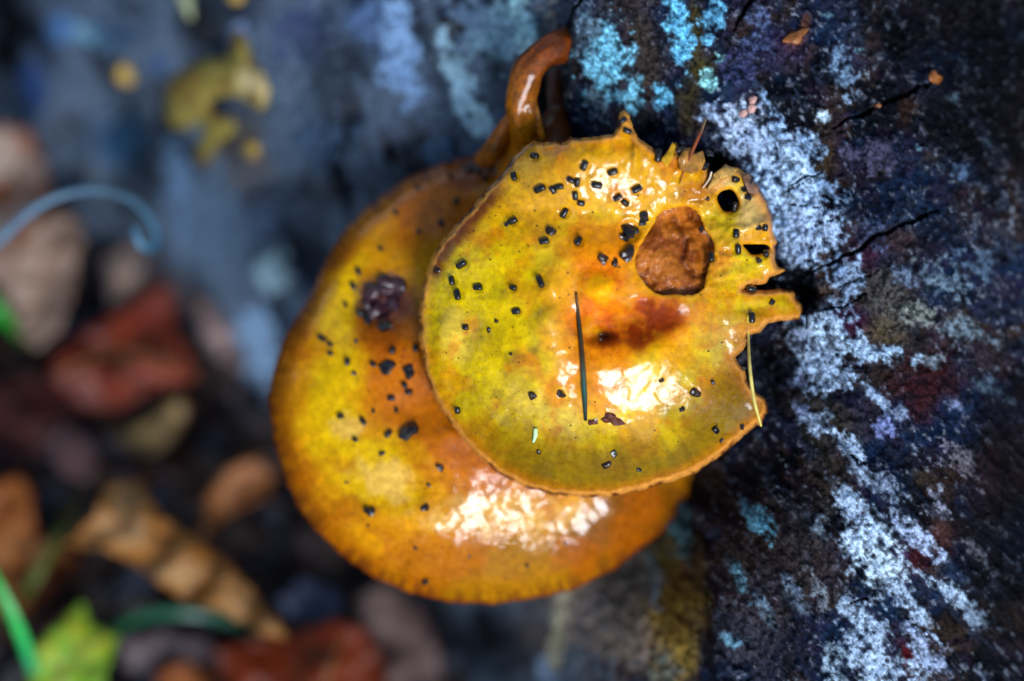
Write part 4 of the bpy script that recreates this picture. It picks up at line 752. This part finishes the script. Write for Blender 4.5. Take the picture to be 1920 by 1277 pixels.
# ------------------------------------------------------------------ fallen leaves, grass
def leaf(pts, h, colr, colr2, label, cat='leaf', group='fallen leaves beside the log', curl=6, tilt=(0, 0), mid=None, seed=1, side=9, ripple=0.0, name='fallen_leaf', veins=0):
    o = densify(pts, 7, side * .8, seed); v, f = triangulate(o, [], 12, seed); x, y = v.T
    cx, cy = x.mean(), y.mean(); g = ground_mm(x, y); L = max(np.ptp(x), np.ptp(y)) / 2
    def dep(x, y):
        d = ground_mm(x, y) - h - tilt[0] * (x - cx) / L - tilt[1] * (y - cy) / L
        r2 = ((x - cx) ** 2 + (y - cy) ** 2) / L ** 2
        d = d - curl * r2 * .35 + 7 * (fbm(x / 60, y / 60, seed + 2, 3) - .5)
        if mid is not None:
            a, b_ = np.array(mid[0], float), np.array(mid[-1], float); u = (b_ - a) / np.linalg.norm(b_ - a)
            s = -(x - a[0]) * u[1] + (y - a[1]) * u[0]; t = (x - a[0]) * u[0] + (y - a[1]) * u[1]
            d = d - curl * .7 * np.minimum(abs(s) / 60, 1.5) * (1 if seed % 3 else -1) + ripple * np.sin(t / 16 + abs(s) / 30)
        return np.minimum(d, ground_mm(x, y) - .3)
    d = dep(x, y); base = P(cx, cy, 0); gm = float(ground_mm(cx, cy)); base = P(cx, cy, gm)
    root = thing(name, base, label, cat, group)
    de = dist_poly(o, x, y)
    c = mixc(np.tile(lin(colr), (len(x), 1)), lin(colr2), ss(.38, .66, fbm(x / 45, y / 45, seed + 4, 4))); c = mixc(c, lin(colr2) * .8, 1 - ss(2, 20, de))
    V_, F_ = solid(v, f, PA(x, y, d), PA(x, y, d + .35))
    bl = mesh_obj('blade', V_, F_, M_leaf, root, cols=np.concatenate([c, c * .8]))
    if mid is not None:
        q = spline(mid, 30); V3, F3 = tube(PA(q[:, 0], q[:, 1], dep(q[:, 0], q[:, 1]) - .15), np.linspace(4.5, 2, 30) * S, 6)
        mesh_obj('midrib', V3, F3, M_vein, root)
        a, b_ = np.array(mid[0], float), np.array(mid[-1], float); u = (b_ - a) / np.linalg.norm(b_ - a); nn = np.array([-u[1], u[0]])
        for k in range(veins):
            s0 = a + (b_ - a) * (k + .7) / (veins + .8)
            for sg in (-1, 1):
                pts_ = [s0 + (u * .75 + nn * sg) * w for w in np.linspace(0, 90, 12)]
                pts_ = np.array([p_ for p_ in pts_ if inside(o, np.array([p_[0]]), np.array([p_[1]]))[0]])
                if len(pts_) < 3: continue
                V3, F3 = tube(PA(pts_[:, 0], pts_[:, 1], dep(pts_[:, 0], pts_[:, 1]) - .08), np.linspace(2.4, 1, len(pts_)) * S, 5)
                mesh_obj('vein', V3, F3, M_vein, root)
    return root
leaf([(-90, 260), (0, 230), (55, 238), (90, 290), (95, 350), (78, 410), (40, 455), (-90, 500)], 22, (150, 134, 122), (110, 56, 22), 'pinkish tan leaf with dark orange rim standing at the log foot', curl=9, seed=1, mid=[(-80, 420), (20, 350), (70, 270)])
leaf([(-60, 480), (60, 418), (125, 398), (158, 425), (146, 500), (134, 560), (112, 620), (70, 655), (20, 610), (-60, 560)], 24, (146, 124, 108), (124, 98, 84), 'broad pinkish tan leaf below the curled stem', curl=4, seed=2, mid=[(150, 415), (90, 500), (50, 640)], veins=3)
leaf([(100, 650), (200, 595), (300, 530), (332, 545), (332, 620), (378, 690), (360, 715), (300, 728), (220, 772), (150, 765), (95, 715)], 18, (128, 50, 28), (88, 30, 16), 'deep red curled leaf with rosy sheen near the log', curl=5, seed=3, mid=[(110, 700), (220, 660), (370, 695)], veins=3)
leaf([(190, 480), (260, 440), (340, 476), (350, 545), (300, 540), (210, 580)], 10, (128, 108, 92), (84, 76, 82), 'greyish beige leaf behind the red one', seed=4, curl=3)
leaf([(352, 545), (395, 556), (440, 620), (458, 690), (425, 694), (380, 632)], 10, (142, 122, 122), (104, 88, 88), 'narrow pinkish grey leaf lying against the log foot', seed=5, curl=3, mid=[(360, 550), (405, 620), (445, 690)])
leaf([(190, 815), (260, 792), (335, 742), (356, 764), (318, 838), (285, 856), (230, 836)], 12, (146, 122, 74), (100, 76, 46), 'small yellowish beige leaf below the red leaf', seed=6, curl=4)
leaf([(90, 830), (130, 790), (175, 820), (186, 880), (150, 905), (110, 880)], 9, (126, 104, 104), (84, 58, 56), 'little pink grey leaf among dark maroon litter', seed=7, curl=3)
leaf([(372, 1010), (384, 930), (425, 880), (478, 858), (516, 884), (503, 932), (446, 952), (405, 990)], 16, (172, 112, 62), (126, 76, 40), 'small light brown pointed leaf near the rear mushroom', seed=8, curl=5, mid=[(378, 1005), (430, 925), (500, 885)])
leaf([(120, 1020), (180, 965), (196, 905), (272, 900), (292, 955), (350, 1000), (416, 1040), (476, 1110), (540, 1192), (500, 1196), (430, 1152), (330, 1116), (270, 1068), (200, 1034)], 36, (156, 120, 78), (140, 90, 36), 'long arched tan leaf with ribbed veins on the leaf litter', seed=9, curl=4, mid=[(200, 960), (330, 1035), (440, 1100), (525, 1190)], ripple=2.2, veins=7)
leaf([(-80, 930), (35, 886), (62, 930), (66, 1000), (125, 1030), (152, 1045), (112, 1100), (50, 1152), (-80, 1150)], 14, (150, 88, 34), (104, 44, 6), 'large orange brown leaf crossed by an olive grass blade', seed=10, curl=5, mid=[(-60, 1060), (30, 1030), (130, 1045)], veins=2)
leaf([(60, 1210), (110, 1170), (150, 1130), (182, 1178), (226, 1186), (196, 1270), (180, 1360), (30, 1360), (55, 1270)], 26, (150, 160, 30), (110, 152, 40), 'bright yellow green leaf beside the green grass blade', seed=11, curl=3, mid=[(90, 1350), (130, 1240), (205, 1190)], veins=2)
leaf([(400, 1215), (520, 1192), (640, 1160), (694, 1180), (724, 1250), (724, 1380), (390, 1380), (415, 1280)], 22, (104, 36, 6), (84, 24, 0), 'large red brown leaf with a pale fold in front of the log', seed=12, curl=4, mid=[(585, 1370), (612, 1270), (645, 1190)], veins=2)
leaf([(660, 1120), (720, 1090), (790, 1140), (826, 1210), (836, 1320), (720, 1330), (700, 1220)], 8, (110, 90, 86), (70, 52, 48), 'dull pinkish grey leaf beside the large red brown leaf', seed=13, curl=3)
leaf([(215, 1200), (300, 1178), (400, 1190), (410, 1240), (330, 1262), (230, 1256)], 8, (92, 78, 80), (58, 48, 54), 'dull purple grey leaf under the dark green grass blade', seed=14, curl=3)
leaf([(290, 1262), (350, 1236), (395, 1260), (400, 1330), (290, 1330)], 10, (150, 86, 40), (110, 56, 22), 'small orange brown leaf between the yellow and red brown leaves', seed=15, curl=3)
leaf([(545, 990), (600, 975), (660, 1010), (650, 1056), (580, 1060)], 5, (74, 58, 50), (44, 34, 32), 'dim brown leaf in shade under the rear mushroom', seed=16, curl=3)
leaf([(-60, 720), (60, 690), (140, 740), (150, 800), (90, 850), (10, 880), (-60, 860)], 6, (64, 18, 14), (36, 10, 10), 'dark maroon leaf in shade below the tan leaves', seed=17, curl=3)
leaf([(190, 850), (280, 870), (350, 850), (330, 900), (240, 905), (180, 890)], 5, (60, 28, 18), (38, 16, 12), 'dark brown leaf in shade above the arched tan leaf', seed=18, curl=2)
leaf([(520, 1120), (560, 1085), (625, 1100), (650, 1140), (600, 1165), (540, 1165)], 12, (112, 120, 146), (74, 80, 100), 'small bluish grey wet leaf at the tip of the arched leaf', seed=19, curl=4)
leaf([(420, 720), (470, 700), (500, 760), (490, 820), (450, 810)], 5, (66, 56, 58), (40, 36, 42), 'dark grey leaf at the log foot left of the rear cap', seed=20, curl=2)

M_grass = attr_material('grass_blade', 500, .4, .3, .0001, .8, 1.15)
def blade(pts, wpx, cols_, label, name='grass_blade', n=40, flat=.18, ns=8, cat='grass'):
    q = spline(pts, n); rr = spline(np.array(wpx)[:, None], n)[:, 0] * S; path = PA(q[:, 0], q[:, 1], q[:, 2])
    o0 = Vector(path[0]); V, F = tube(path, rr, ns, flat, -FWD); t = np.repeat(np.linspace(0, 1, n), ns); cs = np.array([lin(k) for k in cols_]); tt = t * (len(cs) - 1); i0 = np.minimum(tt.astype(int), len(cs) - 2)
    o = mesh_obj(name, V, F, M_grass, None, origin=o0, cols=cs[i0] + (cs[i0 + 1] - cs[i0]) * (tt - i0)[:, None]); return tag(o, label, cat)
def gm(x, y): return float(ground_mm(x, y))
blade([(80, 1400, gm(80, 1400)), (66, 1290, gm(66, 1290) - 22), (52, 1225, gm(52, 1225) - 34), (18, 1140, gm(18, 1140) - 42), (-40, 1030, gm(-40, 1030) - 46), (-90, 940, gm(-90, 940) - 40)], [12, 13, 14, 13, 11, 3], [(20, 60, 66), (50, 150, 110), (40, 180, 80), (30, 150, 50), (30, 130, 40)], 'bright green grass blade crossing the yellow green leaf')
blade([(190, 1215, gm(190, 1215)), (232, 1172, gm(232, 1172) - 14), (300, 1150, gm(300, 1150) - 20), (400, 1156, gm(400, 1156) - 18), (490, 1196, gm(490, 1196) - 8), (530, 1230, gm(530, 1230))], [9, 14, 15, 14, 12, 4], [(24, 70, 40), (34, 84, 60), (36, 78, 62), (24, 66, 44)], 'dark green grass blade arching below the long tan leaf')
blade([(10, 1190, gm(10, 1190)), (50, 1110, gm(50, 1110) - 22), (100, 1020, gm(100, 1020) - 24), (140, 950, gm(140, 950) - 14), (165, 900, gm(165, 900))], [10, 15, 15, 12, 3], [(60, 66, 20), (74, 82, 22), (84, 84, 40), (26, 56, 20)], 'olive grass blade lying across the orange brown leaf')
blade([(-120, 470, gm(-120, 470)), (-40, 545, gm(-40, 545) - 30), (10, 600, gm(10, 600) - 30), (45, 650, gm(45, 650) - 12)], [10, 24, 20, 3], [(20, 110, 30), (30, 130, 30), (24, 100, 26)], 'green grass blade tip beside the broad pinkish tan leaf')
blade([(-300, 760, gm(-300, 760)), (-150, 610, 70), (-60, 510, 58), (10, 440, 52), (70, 388, 50), (130, 362, 50), (190, 357, 50), (245, 374, 50), (278, 406, 50), (293, 440, 50), (288, 462, 49), (270, 464, 47), (257, 446, 46), (252, 424, 46)], [9, 9, 9, 9.5, 9, 8.5, 8, 8, 8, 8, 8, 9, 9, 4], [(70, 96, 120), (96, 128, 152), (70, 100, 118), (60, 112, 140), (80, 120, 146)], 'curled bluish grey dry stem arching over the tan leaves', 'curled_stem', 90, .6, cat='stem')
wz = float(wood_depth(np.array([345.]), np.array([-60.]))[0])
blade([(330, -60, wz - 1), (345, -10, float(wood_depth(np.array([345.]), np.array([-10.]))[0]) - 3), (358, 36, float(wood_depth(np.array([358.]), np.array([36.]))[0]) - 1)], [14, 16, 5], [(130, 140, 110), (150, 160, 120)], 'pale greenish leaf tip lying on the dark wood above the crust patch', 'dry_leaf_tip', 16, cat='leaf')

# loose litter on the soil: too small and too many to count
r = np.random.default_rng(5); V = []; F = []; C = []
pal = [lin(c) for c in ((26, 18, 14), (44, 22, 12), (20, 20, 28), (56, 44, 38), (14, 10, 10), (40, 14, 10), (44, 50, 64))]
for k in range(6000):
    x = r.uniform(-350, 900) if k < 1600 else r.uniform(-2000, 1500); y = r.uniform(100, 1700) if k < 1600 else r.uniform(-1000, 3000)
    if x > 60 + (y - 150) * .78 + 60: continue
    g0 = gm(x, y); p = PA([x], [y], [g0 - r.uniform(.5, 5)])[0]; s = r.uniform(1.0, 3.6) * 1e-3; b0 = len(V)
    a = r.uniform(0, 6.28); u = np.array([math.cos(a), math.sin(a), r.uniform(-.4, .4)]); w = np.array([-math.sin(a), math.cos(a), r.uniform(-.4, .4)]); z = np.array([0, 0, .25])
    L = r.uniform(.8, 2.2)
    for d in (u * L, w * .6, -u * L, -w * .6): V.append(p + s * (d + z * r.uniform(.5, 1.3)))
    for d in (u * L, w * .6, -u * L, -w * .6): V.append(p + s * (d * .9 - z))
    F += [(b0, b0 + 1, b0 + 2, b0 + 3), (b0 + 7, b0 + 6, b0 + 5, b0 + 4)] + [(b0 + i, b0 + 4 + i, b0 + 4 + (i + 1) % 4, b0 + (i + 1) % 4) for i in range(4)]
    C += [pal[r.integers(len(pal))] * r.uniform(.6, 1.2)] * 8
lit = mesh_obj('leaf_litter', np.array(V), np.array(F), M_leaf, cols=np.array(C), smooth=False)
tag(lit, 'dark crumbled leaf and bark litter on the soil', 'litter', kind='stuff')
